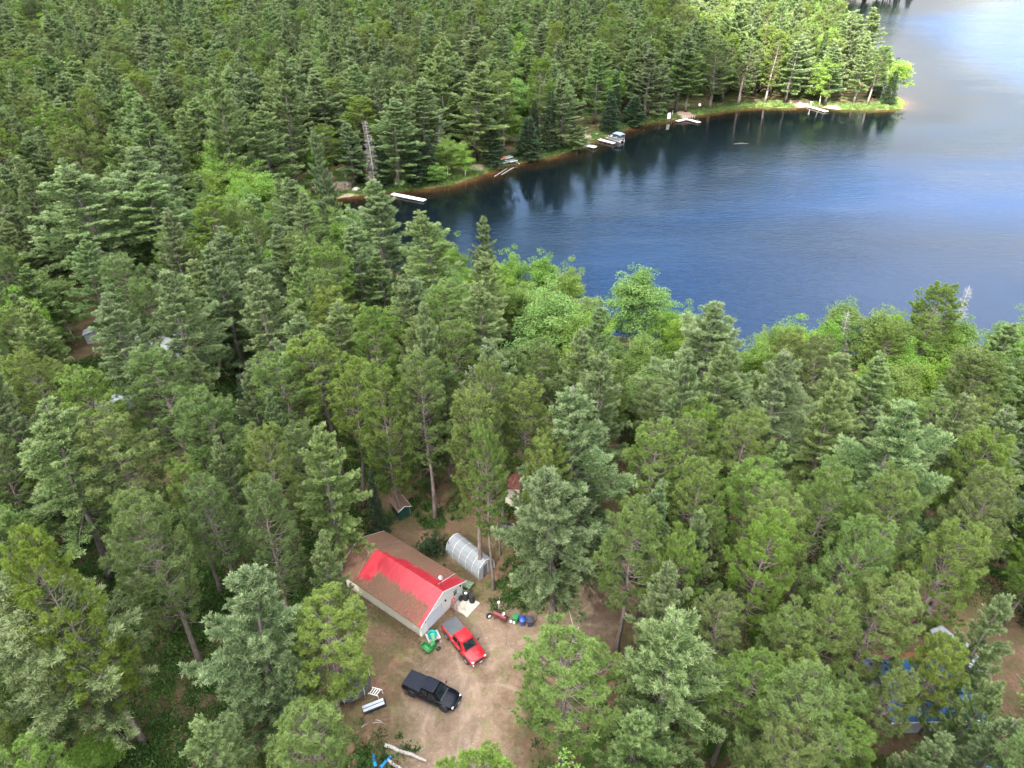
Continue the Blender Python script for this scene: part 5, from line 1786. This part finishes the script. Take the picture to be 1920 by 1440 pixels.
def build_buildings():
    # cream cabin behind the big pine: visible left wall corner at (947, 945)
    a, b_ = at(947.5, 946)[:2], at(988, 966)[:2]
    u = (b_ - a) / np.hypot(*(b_ - a))
    v = np.array([-u[1], u[0]])
    c = a + u * 4.6 + v * 3.6
    o = gable_house('cabin', (c[0], c[1], 0), math.atan2(u[1], u[0]) - R(90) + R(90), 9.2, 7.2, 3.3, 5.2, .5, M['cream'], simple('needle_strewn_rust_roof', (.22, .085, .06), .85, var=.4, scale=4), 'cream-walled cabin with a rust-red roof behind the tallest central pine', 'cabin')
    for x in (.9, 3.2):
        w = obj('window', MB().box((x, -3.61, 1.9), (1.2, .03, 1.1)), M['glass'], o)
        obj('frame', MB().box((x, -3.605, 1.9), (1.36, .022, 1.26)), M['trim'], w)
    obj('door', MB().box((2.05, -3.61, 1.02), (.95, .05, 2.04)), M['white'], o)
    # green shed
    p = at(752, 962)
    o = empty('garden_shed', (p[0], p[1], 0), .62, 'little dark green shed with a brown needle-covered roof and a white door', 'shed')
    obj('walls', MB().prism([(-.75, 0), (.75, 0), (.75, 1.75), (0, 2.15), (-.75, 1.75)], -1.1, 1.1), corrugated('green_board_cladding', (.012, .06, .045), 'Y', .15, (.02, .05, .03)), o)
    rf = obj('roof', MB().prism([(-.95, 1.68), (0, 2.19), (.95, 1.68), (.95, 1.75), (0, 2.27), (-.95, 1.75)], -1.3, 1.3), M['bronze'], o)
    tm = MB()
    for s in (-1, 1):
        tm.add([(0, -1.31, 2.28), (s * .97, -1.31, 1.76), (s * .97, -1.31, 1.66), (0, -1.31, 2.17), (0, -1.345, 2.28), (s * .97, -1.345, 1.76), (s * .97, -1.345, 1.66), (0, -1.345, 2.17)],
               [(0, 1, 2, 3), (7, 6, 5, 4), (0, 4, 5, 1), (1, 5, 6, 2), (2, 6, 7, 3), (3, 7, 4, 0)])
    obj('barge_board_trim', tm, M['trim'], rf)
    obj('eave_trim', MB().box((.965, 0, 1.7), (.03, 2.62, .1)), M['trim'], rf)
    d = obj('door', MB().box((.77, -.75, .9), (.05, .62, 1.7)), M['white'], o)
    obj('handle', MB().box((.81, -.5, .9), (.03, .05, .14)), M['black'], d)
    p = at(745, 964)
    o = empty('lawn_mower', (p[0], p[1] - 1.0, 0), .6, 'dark lawn mower parked in front of the green shed', 'lawn mower')
    obj('deck', MB().bevbox((0, 0, .3), (.75, .55, .2), .06), M['black'], o)
    obj('engine', MB().lathe([(.17, .38), (.17, .5), (.1, .56), (0, .57)], 12), M['darkmetal'], o)
    obj('handle', MB().tube([(-.3, -.22, .35), (-1.0, -.22, .95), (-1.0, .22, .95), (-.3, .22, .35)], .02, 6), M['darkmetal'], o)
    for x in (-.3, .32):
        for y in (-.3, .3):
            obj('wheel', wheel_mb(Matrix.Translation((x, y, .14)) @ Matrix.Rotation(R(90), 4, 'X'), .14, .06, 12), M['rubber'], o)
    # black utility trailer
    p = at(954, 1000)
    o = empty('utility_trailer', (p[0], p[1], 0), -.18, 'black flatbed utility trailer with mesh rails beside a pine trunk', 'trailer')
    obj('deck', MB().box((0, 0, .55), (2.9, 1.55, .06)), simple('worn_grey_deck', (.13, .13, .14), .8, var=.3), o)
    fr = MB()
    for y in (-.8, .8):
        fr.box((0, y, .55), (3.0, .07, .16)).tube([(-1.45, y, .95), (1.45, y, .95)], .03, 5)
        for x in (-1.45, -.7, 0, .7, 1.45):
            fr.tube([(x, y, .55), (x, y, .95)], .025, 5)
    fr.box((-1.48, 0, .55), (.07, 1.6, .16)).box((1.48, 0, .55), (.07, 1.6, .16)).tube([(-1.45, -.8, .95), (-1.45, .8, .95)], .03, 5)
    obj('side_rails', fr, M['black'], o)
    obj('tongue', MB().tube([(1.45, -.6, .5), (2.5, 0, .48)], .04, 5).tube([(1.45, .6, .5), (2.5, 0, .48)], .04, 5), M['darkmetal'], o)
    for y in (-.95, .95):
        w = obj('wheel', wheel_mb(Matrix.Translation((-.1, y, .34)) @ Matrix.Rotation(R(90), 4, 'X'), .34, .2), M['rubber'], o, auto=40)
        obj('fender', MB().bevbox((-.1, y, .72), (.95, .26, .05), .02), M['black'], o)
    # blue metal roof, lower right
    a = at(1660, 1276, 4.3)
    b_ = at(1803, 1272, 4.3)
    c = (a + b_) / 2
    L = np.hypot(*(b_ - a)[:2])
    blue = corrugated('blue_metal_roof', (.02, .1, .27), 'Y', .42, (.1, .14, .2))
    o = gable_house('workshop', (c[0], c[1], 0), math.atan2(b_[1] - a[1], b_[0] - a[0]) - R(90), 5.6, L, 2.9, 4.2, .45, M['grey'], blue, 'grey workshop under a ribbed blue metal roof among the red pines', 'workshop', M['grey'])
    obj('gutter', MB().box((2.8 + .47, 0, 2.68), (.1, L + .9, .1)), M['trim'], o)
    obj('sliding_door', MB().box((2.815, .8, 1.15), (.05, 2.6, 2.3)), M['greyroof'], o)
    # rust-red lean-to behind it
    a, b_ = at(1650, 1236, 2.6), at(1755, 1240, 2.6)
    c = (a + b_) / 2
    o = gable_house('lumber_shed', (c[0], c[1], 0), math.atan2(b_[1] - a[1], b_[0] - a[0]) - R(90), 2.2, np.hypot(*(b_ - a)[:2]), 2.1, 2.7, .2, M['wood'], M['brick'], 'low shed with a rust-red roof behind the blue metal roof', 'shed')
    # quad bike
    p = at(1797, 1352)
    o = empty('quad_bike', (p[0], p[1], 0), 1.2, 'black quad bike parked at the front corner of the blue-roofed workshop', 'quad bike')
    obj('body', MB().bevbox((0, 0, .62), (1.5, .5, .3), .12).bevbox((.5, 0, .74), (.5, .9, .1), .05).bevbox((-.55, 0, .74), (.5, .95, .1), .05), M['darkmetal'], o)
    obj('seat', MB().bevbox((-.15, 0, .85), (.75, .34, .14), .06), M['black'], o)
    obj('handlebar', MB().tube([(.3, -.4, 1.0), (.35, 0, 1.05), (.3, .4, 1.0)], .025, 6), M['grey'], o)
    obj('cargo_rack', MB().box((-.6, 0, .86), (.5, .8, .03)).box((.58, 0, .86), (.4, .7, .03)), M['pinkboard'], o)
    for x in (-.55, .55):
        for y in (-.48, .48):
            obj('wheel', wheel_mb(Matrix.Translation((x, y, .29)) @ Matrix.Rotation(R(90), 4, 'X'), .29, .24, 16), M['rubber'], o, auto=40)
    # tarp-covered piles right of the workshop
    rg = np.random.default_rng(21)
    for i, (px, py, sx, sy, hh, rz, lab) in enumerate(((1836, 1362, 1.3, .8, .6, .5, 'small faded blue tarp spread over a pile right of the quad bike'), (1812, 1392, 2.2, .8, 1.0, .9, 'long dark blue tarp over a pile below the quad bike'),
                                                      (1846, 1418, 2.0, 1.6, .9, .2, 'largest faded blue tarp over a pile at the bottom right'))):
        p = at(px, py)
        n = 18
        V, Fc = [], []
        for a in range(n):
            for b2 in range(n):
                x, y = (a / (n - 1) - .5) * 2, (b2 / (n - 1) - .5) * 2
                e_ = max(abs(x), abs(y))
                z = hh * max(0, 1 - e_ ** 5) ** .6 + rg.normal() * .035 + .08 * math.sin(5 * x + i) * math.cos(4 * y)
                V.append((x * sx * (1.05 + .03 * rg.normal()), y * sy * (1.05 + .03 * rg.normal()), max(.02, z)))
        for a in range(n - 1):
            for b2 in range(n - 1):
                Fc.append((a * n + b2, a * n + n + b2, a * n + n + b2 + 1, a * n + b2 + 1))
        o = obj('tarpaulin', MB().add(V, Fc), M['tarp'], smooth=True)
        o.location = (p[0], p[1], 0)
        o.rotation_euler = (0, 0, rz)
        tag(o, lab, 'tarpaulin', 'tarps beside the workshop')
    # grey car glimpsed above the workshop
    p = at(1790, 1228)
    mk_pickup('parked_car', (p[0] - 1.2, p[1] + 2.2), (p[0] + 1.2, p[1] - 2.2), paint('silver_paint', (.3, .32, .31)), M['grey'], 'silver grey pickup half hidden under pines behind the workshop')
    # hidden grey roof and brown patch at left
    p = at(310, 628, 4)
    o = gable_house('cottage', (p[0], p[1], 0), R(75), 8, 10, 3.0, 4.6, .5, M['cream'], M['greyroof'], 'cottage with a pale grey roof almost hidden under left white pines', 'cottage')
    obj('window', MB().box((-4.01, 1.5, 1.7), (.03, 1.3, 1.0)), M['glass'], o)
    p = at(174, 640)
    o = obj('outhouse', MB().prism([(-.8, 0), (.8, 0), (.8, 2.3), (-.8, 1.9)], -.8, .8).box((0, 0, 2.2), (2.0, 2.0, .08), ry=-.24), M['greyroof'])
    o.location = (p[0], p[1], ground_z(p[0], p[1]))
    o.rotation_euler = (0, 0, .4)
    tag(o, 'grey wooden outhouse at the edge of the brown patch at left', 'outhouse')
    p = at(222, 772)
    o = empty('camper_trailer', (p[0], p[1], 0), .5, 'grey camper trailer mostly hidden under red pines at left', 'camper trailer')
    obj('body', MB().bevbox((0, 0, 1.55), (5.2, 2.2, 2.1), .25), M['greyroof'], o)
    obj('roof_vent', MB().bevbox((.6, 0, 2.66), (.5, .5, .12), .04), M['grey'], o)
    obj('window', MB().box((.4, -1.105, 1.8), (1.2, .02, .6)), M['glass'], o)
    for y in (-1.0, 1.0):
        obj('wheel', wheel_mb(Matrix.Translation((-.4, y, .36)) @ Matrix.Rotation(R(90), 4, 'X'), .36, .2), M['rubber'], o)
    obj('tow_bar', MB().tube([(2.5, -.5, .5), (3.6, 0, .45)], .04, 5).tube([(2.5, .5, .5), (3.6, 0, .45)], .04, 5), M['darkmetal'], o)


def dock(name, p0, p1, w, z, mat, label, cat='dock', piles=5, plank=.28, group=None):
    p0, p1 = np.array(p0[:2]), np.array(p1[:2])
    L = np.hypot(*(p1 - p0))
    o = empty(name, (*p0, 0), angle(p0, p1), label, cat, group)
    mb = MB()
    n = max(3, int(L / plank))
    for k in range(n):
        mb.box(((k + .5) * L / n, 0, z), (L / n - .025, w, .05))
    obj('deck_boards', mb, mat, o)
    fr = MB()
    for y in (-w / 2 + .06, w / 2 - .06):
        fr.box((L / 2, y, z - .1), (L, .08, .14))
    obj('frame', fr, M['wood'], o)
    for k in range(piles):
        for y in (-w / 2 - .03, w / 2 + .03):
            x = .3 + (L - .6) * k / max(1, piles - 1)
            obj('pile', MB().tube([(x, y, WL - 1.2), (x, y, z + .12)], .045, 6), M['grey'], o)
    return o


def build_shore():
    z = WL + .42
    A = lambda px, py: at(px, py, z)
    dock('dock', A(735, 363), A(797, 375.5), 1.5, z, M['dockwhite'], 'long white dock reaching into the brown shallows from the inlet beach', piles=6)
    o = dock('swim_raft', A(1096, 272.5), A(1117, 276.5), 2.0, z + .1, M['dockwhite'], 'small square white raft moored left of the pontoon boat', 'raft', piles=2)
    obj('ladder', MB().tube([(3.2, -.5, z + .9), (3.3, -.5, z - .6)], .03, 5).tube([(3.2, .1, z + .9), (3.3, .1, z - .6)], .03, 5), M['alu'], o)
    dock('dock', A(1123, 261.5), A(1152, 269), 1.5, z + .1, M['dockw'], 'pale wooden dock beside the pontoon boat', piles=4)
    dock('dock', A(1269, 227), A(1289, 222.5), 1.5, z, M['dockw'], 'short shore leg of the bent dock before the white board', piles=3)
    dock('dock', A(1290, 223.5), A(1312, 229.5), 1.5, z, M['dockw'], 'outer leg of the bent dock reaching into dark water', piles=3)
    dock('dock', A(1516, 199), A(1551, 209), 1.5, z, M['dockw'], 'farthest grey dock under the sunlit point', piles=4)
    # pontoon boat
    p, q = at(1140, 259, WL), at(1167, 267, WL)
    o = empty('pontoon_boat', (*((p + q) / 2)[:2], WL), angle(p, q), 'pontoon boat with a blue grey canopy moored at the pale dock', 'boat')
    for y in (-.9, .9):
        obj('pontoon', MB().tube([(-3.3, y, .22), (-2.9, y, .12), (2.9, y, .12), (3.1, y, .15)], [.08, .32, .32, .25], 12), M['alu'], o, auto=40)
    obj('deck', MB().bevbox((0, 0, .5), (6.0, 2.5, .1), .03), M['dockw'], o)
    fe = MB()
    for y in (-1.2, 1.2):
        fe.box((.2, y, .85), (5.2, .04, .6))
    fe.box((-2.4, -.75, .85), (.04, .9, .6)).box((-2.4, .75, .85), (.04, .9, .6)).box((2.8, 0, .85), (.04, 2.4, .6))
    obj('railing_panel', fe, M['alu'], o)
    for x, y, sx, sy in ((-1.6, -.85, 1.3, .6), (-1.6, .85, 1.3, .6), (1.9, -.8, 1.5, .65), (2.2, .6, .7, .9)):
        obj('seat', MB().bevbox((x, y, .78), (sx, sy, .42), .08), M['white'], o)
    obj('console', MB().bevbox((.6, .7, 1.0), (.5, .7, .8), .08), M['grey'], o)
    cn = MB()
    rings = []
    for x, dz in ((-.4, -.22), (.0, .0), (1.4, .1), (2.7, 0), (3.0, -.18)):
        rings.append([(x, -1.28, 2.45 + dz - .1), (x, -.9, 2.56 + dz), (x, 0, 2.64 + dz), (x, .9, 2.56 + dz), (x, 1.28, 2.45 + dz - .1), (x, 1.28, 2.36 + dz - .1), (x, 0, 2.56 + dz), (x, -1.28, 2.36 + dz - .1)])
    obj('canopy', cn.loft(rings), M['canvas'], o, auto=40)
    obj('side_curtain', MB().box((-.35, 0, 1.6), (.04, 2.3, 1.3), ry=.1).box((1.2, 1.25, 1.6), (2.9, .04, 1.3)), M['canvas'], o)
    pl = MB()
    for x in (-.3, 2.8):
        for y in (-1.22, 1.22):
            pl.tube([(x, y, .55), (x, y, 2.4)], .03, 5)
    obj('canopy_frame', pl, M['alu'], o)
    obj('outboard_motor', MB().bevbox((3.35, 0, .95), (.5, .42, .5), .12).bevbox((3.4, 0, .3), (.25, .16, .9), .05), M['black'], o)
    # stored dock sections with legs, and the orange canoe behind
    A0, A1 = at(918, 311), at(964, 300)
    d = (A1 - A0) / np.hypot(*(A1 - A0)[:2])
    ang = angle(A0, A1)
    spots = [(0.0, 3.4, 'leftmost aluminium dock section stored on the grassy bank'), (3.7, 3.4, 'middle aluminium dock section stored in front of the orange canoe'), (7.0, 2.6, 'right aluminium dock section stored on the grassy bank'), (6.8, 3.0, 'rear aluminium dock section stored up the bank')]
    for k, (s_, l_, lab) in enumerate(spots):
        p = A0 + d * s_ + (np.array([-d[1], d[0], 0]) * (2.2 if k == 3 else 0))
        g = ground_z(p[0], p[1])
        o = empty('dock_section', (p[0], p[1], g), ang + (.06 if k % 2 else -.04), lab, 'dock section', 'dock sections stored on the bank')
        fr = MB()
        for y in (-.75, .75):
            fr.box((l_ / 2, y, .78), (l_, .09, .14))
        for x in np.linspace(0, l_, 6):
            fr.box((x, 0, .77), (.07, 1.5, .1))
        obj('frame', fr, M['dockwhite'], o)
        obj('deck_panel', MB().box((l_ / 2, 0, .85), (l_ - .2, 1.3, .03)), M['greyroof'] if k < 2 else M['grey'], o)
        for x in (.4, l_ - .4):
            for y in (-.8, .8):
                obj('leg', MB().tube([(x, y, 0), (x, y, 1.0)], .035, 5), M['alu'], o)
    p = A0 + d * 5.0 + np.array([-d[1], d[0], 0]) * 1.5
    cr = []
    for x in np.linspace(-2.4, 2.4, 13):
        k = max(.03, 1 - (abs(x) / 2.4) ** 2.2)
        cr.append([(x, .42 * k * math.cos(a), .95 + .12 * (abs(x) / 2.4) ** 3 * -1 + .34 * k ** .6 * math.sin(a)) for a in np.linspace(0, math.pi, 9)])
    o = obj('canoe', MB().loft(cr, close=True), M['orange'], auto=50)
    o.location = (p[0], p[1], ground_z(p[0], p[1]))
    o.rotation_euler = (0, 0, ang)
    tag(o, 'orange canoe lying upside down behind the stored dock sections', 'canoe')
    p = at(968, 302)
    o = obj('garden_hose', MB().tube([(0, 0, .3), (1.0, .2, .75), (1.9, 0, .5), (2.5, -.5, .1)], .06, 6), M['white'])
    o.location = (p[0] - 1.5, p[1] + .5, ground_z(p[0], p[1]))
    tag(o, 'curved white hose at the right end of the stored dock sections', 'hose')
    # old launching rails in the shallows
    for a, b_, lab in (((927, 331), (950, 318), 'long sunken timber rail in the brown shallows, nearer one'), ((940, 328), (963, 316), 'long sunken timber rail in the brown shallows, farther one')):
        p, q = at(*a, WL), at(*b_, WL)
        o = obj('timber_rail', MB().tube([(0, 0, .05), tuple(np.array([*(q - p)[:2], .3]))], .09, 6), M['log'])
        o.location = (p[0], p[1], WL)
        tag(o, lab, 'timber rail', 'launching rails in the shallows')
    p, q = at(1376, 270, WL), at(1404, 269, WL)
    o = obj('driftwood', MB().tube([(0, 0, -.02), tuple(np.array([*(q - p)[:2] * .5, .12])), tuple(np.array([*(q - p)[:2], -.05]))], [.1, .2, .08], 7), MAT['bk_wp'])
    o.location = (p[0], p[1], WL)
    tag(o, 'dark log floating in the dark reflection off the far bank', 'driftwood')
    # white board, posts, dish, rocks
    p = at(1254, 222)
    g = ground_z(p[0], p[1])
    o = empty('notice_board', (p[0], p[1], g), .55, 'blank white board on posts by the bent dock', 'board')
    obj('panel', MB().bevbox((0, 0, 1.9), (1.5, .06, 1.9), .02, rx=-.1), M['white'], o)
    for x in (-.6, .6):
        obj('post', MB().tube([(x, .08, 0), (x, .02, 2.2)], .05, 6), M['wood'], o)
    p = at(1261, 214)
    o = obj('marker_post', MB().tube([(0, 0, 0), (0, 0, 1.6)], .09, 8).lathe([(.1, 1.6), (.1, 1.64), (0, 1.7)], 8), M['white'])
    o.location = (p[0], p[1], ground_z(p[0], p[1]))
    tag(o, 'short white post right of the blank white board', 'post')
    p = at(1520, 197)
    o = obj('marker_post', MB().tube([(0, 0, 0), (0, 0, 2.2)], .1, 8).box((0, 0, 2.1), (.5, .06, .35)), M['white'])
    o.location = (p[0], p[1], ground_z(p[0], p[1]))
    tag(o, 'white post at the shore end of the farthest dock', 'post')
    for px, py, lab in ((650, 343, 'white dish on a pole at the inlet beach'), (1310, 206, 'white dish on a pole right of the bent dock')):
        p = at(px, py)
        o = empty('satellite_dish', (p[0], p[1], ground_z(p[0], p[1])), .3, lab, 'satellite dish')
        obj('pole', MB().tube([(0, 0, 0), (0, 0, 2.0)], .05, 6), M['grey'], o)
        obj('dish', MB().lathe([(0, .06), (.3, .1), (.5, .22), (.5, .25), (.28, .13), (0, .1)], 16, Matrix.Translation((0, 0, 2.1)) @ Matrix.Rotation(R(70), 4, 'X')), M['white'], o, auto=50)
    rg = np.random.default_rng(31)
    for px, py, s, lab in ((651, 346, .8, 'pale boulder at the foot of the dish pole'), (667, 354, 1.1, 'flat pale boulder between the beach and the white dock'), (1119, 250, .7, 'pale rock at a trunk foot above the pontoon boat'),
                           (1125, 251, .5, 'smaller pale rock above the pontoon boat'), (1018, 278, .6, 'whitish rock in the bushes right of the stored dock sections'), (602, 346, 1.3, 'grey boulder on the path left of the inlet beach')):
        p = at(px, py)
        V, Fc = [], []
        n, mm = 10, 7
        mb = MB()
        ringr = []
        for j in range(mm):
            ph = math.pi * j / (mm - 1)
            ringr.append([(s * max(.03, math.sin(ph)) * math.cos(a) * (1 + .18 * rg.normal()), s * .8 * max(.03, math.sin(ph)) * math.sin(a) * (1 + .18 * rg.normal()), s * .5 * math.cos(ph) + s * .2) for a in np.linspace(0, 6.283, n, endpoint=False)])
        o = obj('boulder', mb.loft(ringr), M['rock'], smooth=True)
        o.location = (p[0], p[1], ground_z(p[0], p[1]))
        tag(o, lab, 'boulder', 'pale boulders along the far bank')
    # plank fence and stair posts
    for (px, py, n, w, lab) in ((1086, 250, 5, 2.4, 'reddish plank fence beside the path above the small raft'), (1292, 218, 6, 5.0, 'low reddish plank fence above the bent dock')):
        p = at(px, py)
        o = empty('plank_fence', (p[0], p[1], ground_z(p[0], p[1])), .4, lab, 'fence')
        for k in range(n):
            obj('post', MB().tube([((k / (n - 1) - .5) * w, 0, 0), ((k / (n - 1) - .5) * w, 0, 1.7)], .05, 5), M['pinkboard'], o)
        obj('plank_panel', MB().box((0, .05, .5), (w, .03, .16)).box((0, .05, 1.0), (w, .03, .16)).box((0, .05, 1.45), (w, .03, .16)), simple('rusty_plank' + str(px), (.3, .14, .09), .9), o)


def build_things():
    A = at
    mk_pickup('pickup_truck', A(768, 1274, 1.0)[:2], A(852, 1315.5, .72)[:2], paint('black_paint', (.004, .005, .01), spec=.16), simple('black_vinyl_cover', (.016, .019, .028), .6, var=.15, spec=.2), 'black pickup truck with a flat black bed cover parked on the dirt', simple('dark_roof_panel', (.004, .007, .018), .3, spec=.2))
    mk_pickup('pickup_truck', A(842, 1166, 1.0)[:2], A(898.5, 1238.5, .72)[:2], paint('red_paint', (.48, .012, .018)), simple('grey_vinyl_cover', (.075, .082, .088), .6, var=.12), 'red pickup truck with a grey bed cover parked by the garage')
    build_garage()
    build_yard()
    build_buildings()
    build_shore()

# ------------------------------------------------------------------ sky, sun, cloud
SUN_EL, SUN_AZ = 42.0, 208.0      # degrees; azimuth clockwise from +Y


def build_light():
    w = bpy.data.worlds.new('World')
    scene.world = w
    w.use_nodes = True
    t = NT(w.node_tree)
    bg = t.n['Background']
    sky = t.node('ShaderNodeTexSky', sky_type='NISHITA', sun_disc=False, sun_elevation=R(SUN_EL), sun_rotation=R(SUN_AZ), ozone_density=1.6, dust_density=.4, air_density=1.0)
    t.l.new(sky.outputs[0], bg.inputs[0])
    bg.inputs[1].default_value = .105
    d = t.coord('Generated')
    s = t.node('ShaderNodeSeparateXYZ', {0: d})
    x, y, z = s.outputs
    az = t.m('ARCTAN2', x, y)
    el = t.m('ARCSINE', z)
    # clouds on a flat deck seen in perspective
    q = t.m('ADD', t.m('MAXIMUM', z, 0.0), .18)
    cv = t.node('ShaderNodeCombineXYZ', {0: t.m('DIVIDE', x, q), 1: t.m('DIVIDE', y, q), 2: 0.0}).outputs[0]
    n = t.noise(cv, .9, 7, .58, dist=.3)
    n2 = t.noise(cv, 2.6, 6, .6)
    # one wide break of clear sky ahead of the camera
    da = t.m('DIVIDE', t.m('SUBTRACT', az, R(-6)), R(36))
    de = t.m('DIVIDE', t.m('SUBTRACT', el, R(35)), R(20))
    rr = t.m('SQRT', t.m('ADD', t.m('MULTIPLY', da, da), t.m('MULTIPLY', de, de)))
    gap = t.step(t.m('ADD', rr, t.m('MULTIPLY_ADD', n, .9, -.45)), .8, 1.25)
    cover = t.m('MULTIPLY', gap, t.step(n, .30, .46))
    wisps = t.m('MULTIPLY', t.step(n2, .58, .78), .16)
    cover = t.m('MAXIMUM', cover, wisps)
    ccol = t.ramp(n2, [(.3, (.60, .66, .75)), (.6, (.95, .97, 1.0))])
    bg2 = t.node('ShaderNodeBackground', {0: ccol, 1: t.m('MULTIPLY_ADD', z, CLOUD * 1.12, CLOUD * .06)})
    mx = t.node('ShaderNodeMixShader', {0: cover})
    t.l.new(bg.outputs[0], mx.inputs[1])
    t.l.new(bg2.outputs[0], mx.inputs[2])
    t.l.new(mx.outputs[0], t.n['World Output'].inputs[0])
    w.cycles.sampling_method = 'AUTOMATIC'
    L = bpy.data.lights.new('sun', 'SUN')
    L.energy = 5.0
    L.angle = R(.53)
    L.color = (1, .95, .87)
    lo = bpy.data.objects.new('sun', L)
    COL.objects.link(lo)
    lo.location = (0, 0, 300)
    lo.rotation_euler = (R(90 - SUN_EL), 0, R(180 - SUN_AZ))
    build_cloud()


CLOUD = 1.2


def build_cloud():
    """the broken cloud whose shadow lies over the yard; its edge lets the sun through on the point"""
    H = 520.0
    off = np.array([math.sin(R(SUN_AZ)), math.cos(R(SUN_AZ))]) * H / math.tan(R(SUN_EL))
    shade = np.array([(-900, -120), (340, -120), (300, 150), (175, 190), (100, 238), (86, 262), (92, 330), (98, 420), (70, 560), (30, 720), (-900, 720)], float)
    poly = shade + off
    xs, ys = np.arange(poly[:, 0].min() - 60, poly[:, 0].max() + 61, 12.0), np.arange(poly[:, 1].min() - 60, poly[:, 1].max() + 61, 12.0)
    P, Q = grid(xs, ys)
    d = seg_dist(P, poly)
    d = np.where(inside(P, poly), d, -d)
    r = np.random.default_rng(3)
    n = np.zeros(len(P))
    for k in range(14):
        w = 2 * math.pi / r.uniform(28, 220)
        a = r.uniform(0, 6.28)
        n += np.sin(P[:, 0] * w * math.cos(a) + P[:, 1] * w * math.sin(a) + r.uniform(0, 6.28)) * min(1.0, .012 / w)
    d2 = d + n * 7
    thick = np.sqrt(np.clip(d2, 0, 90) * 45)
    keep = (d2 > 0)[Q].all(axis=1)
    Q = Q[keep]
    n1 = len(P)
    top = np.column_stack([P, H + thick * (.9 + .16 * n)])
    bot = np.column_stack([P, H - thick * .12])
    V = np.concatenate([top, bot])
    QQ = np.concatenate([Q, Q[:, ::-1] + n1])
    m, t, b = new_mat('cloud')
    df = t.node('ShaderNodeBsdfDiffuse', {'Color': (.9, .91, .93)})
    tr = t.node('ShaderNodeBsdfTranslucent', {'Color': (.98, .985, .99)})
    mx = t.node('ShaderNodeMixShader', {0: .9})
    t.l.new(df.outputs[0], mx.inputs[1])
    t.l.new(tr.outputs[0], mx.inputs[2])
    tp = t.node('ShaderNodeBsdfTransparent', {'Color': (1, 1, 1)})
    mx2 = t.node('ShaderNodeMixShader', {0: .33})      # thin enough for a veiled sun to show through
    t.l.new(mx.outputs[0], mx2.inputs[1])
    t.l.new(tp.outputs[0], mx2.inputs[2])
    t.l.new(mx2.outputs[0], t.n['Material Output'].inputs[0])
    used = np.unique(QQ)
    remap = np.full(len(V), -1)
    remap[used] = np.arange(len(used))
    me = np_mesh('cloud', V[used], remap[QQ], m)
    me.polygons.foreach_set('use_smooth', [True] * len(QQ))
    tag(obj('cloud', me, None), kind='structure')


# ------------------------------------------------------------------ build
build_terrain()
build_lake()
if 'build_things' in globals():
    build_things()
FAR = build_trees()
build_far_forest(FAR)
build_low_growth()
build_light()
print('TREES', len(TREES), 'far', len(FAR))

scene.view_settings.view_transform = 'Standard'
scene.view_settings.look = 'None'
scene.view_settings.gamma = 1
scene.view_settings.exposure = 2.5
scene.render.engine = 'CYCLES'
scene.cycles.use_denoising = True
scene.cycles.max_bounces = 8
scene.cycles.diffuse_bounces = 4
scene.cycles.caustics_reflective = False
scene.cycles.caustics_refractive = False
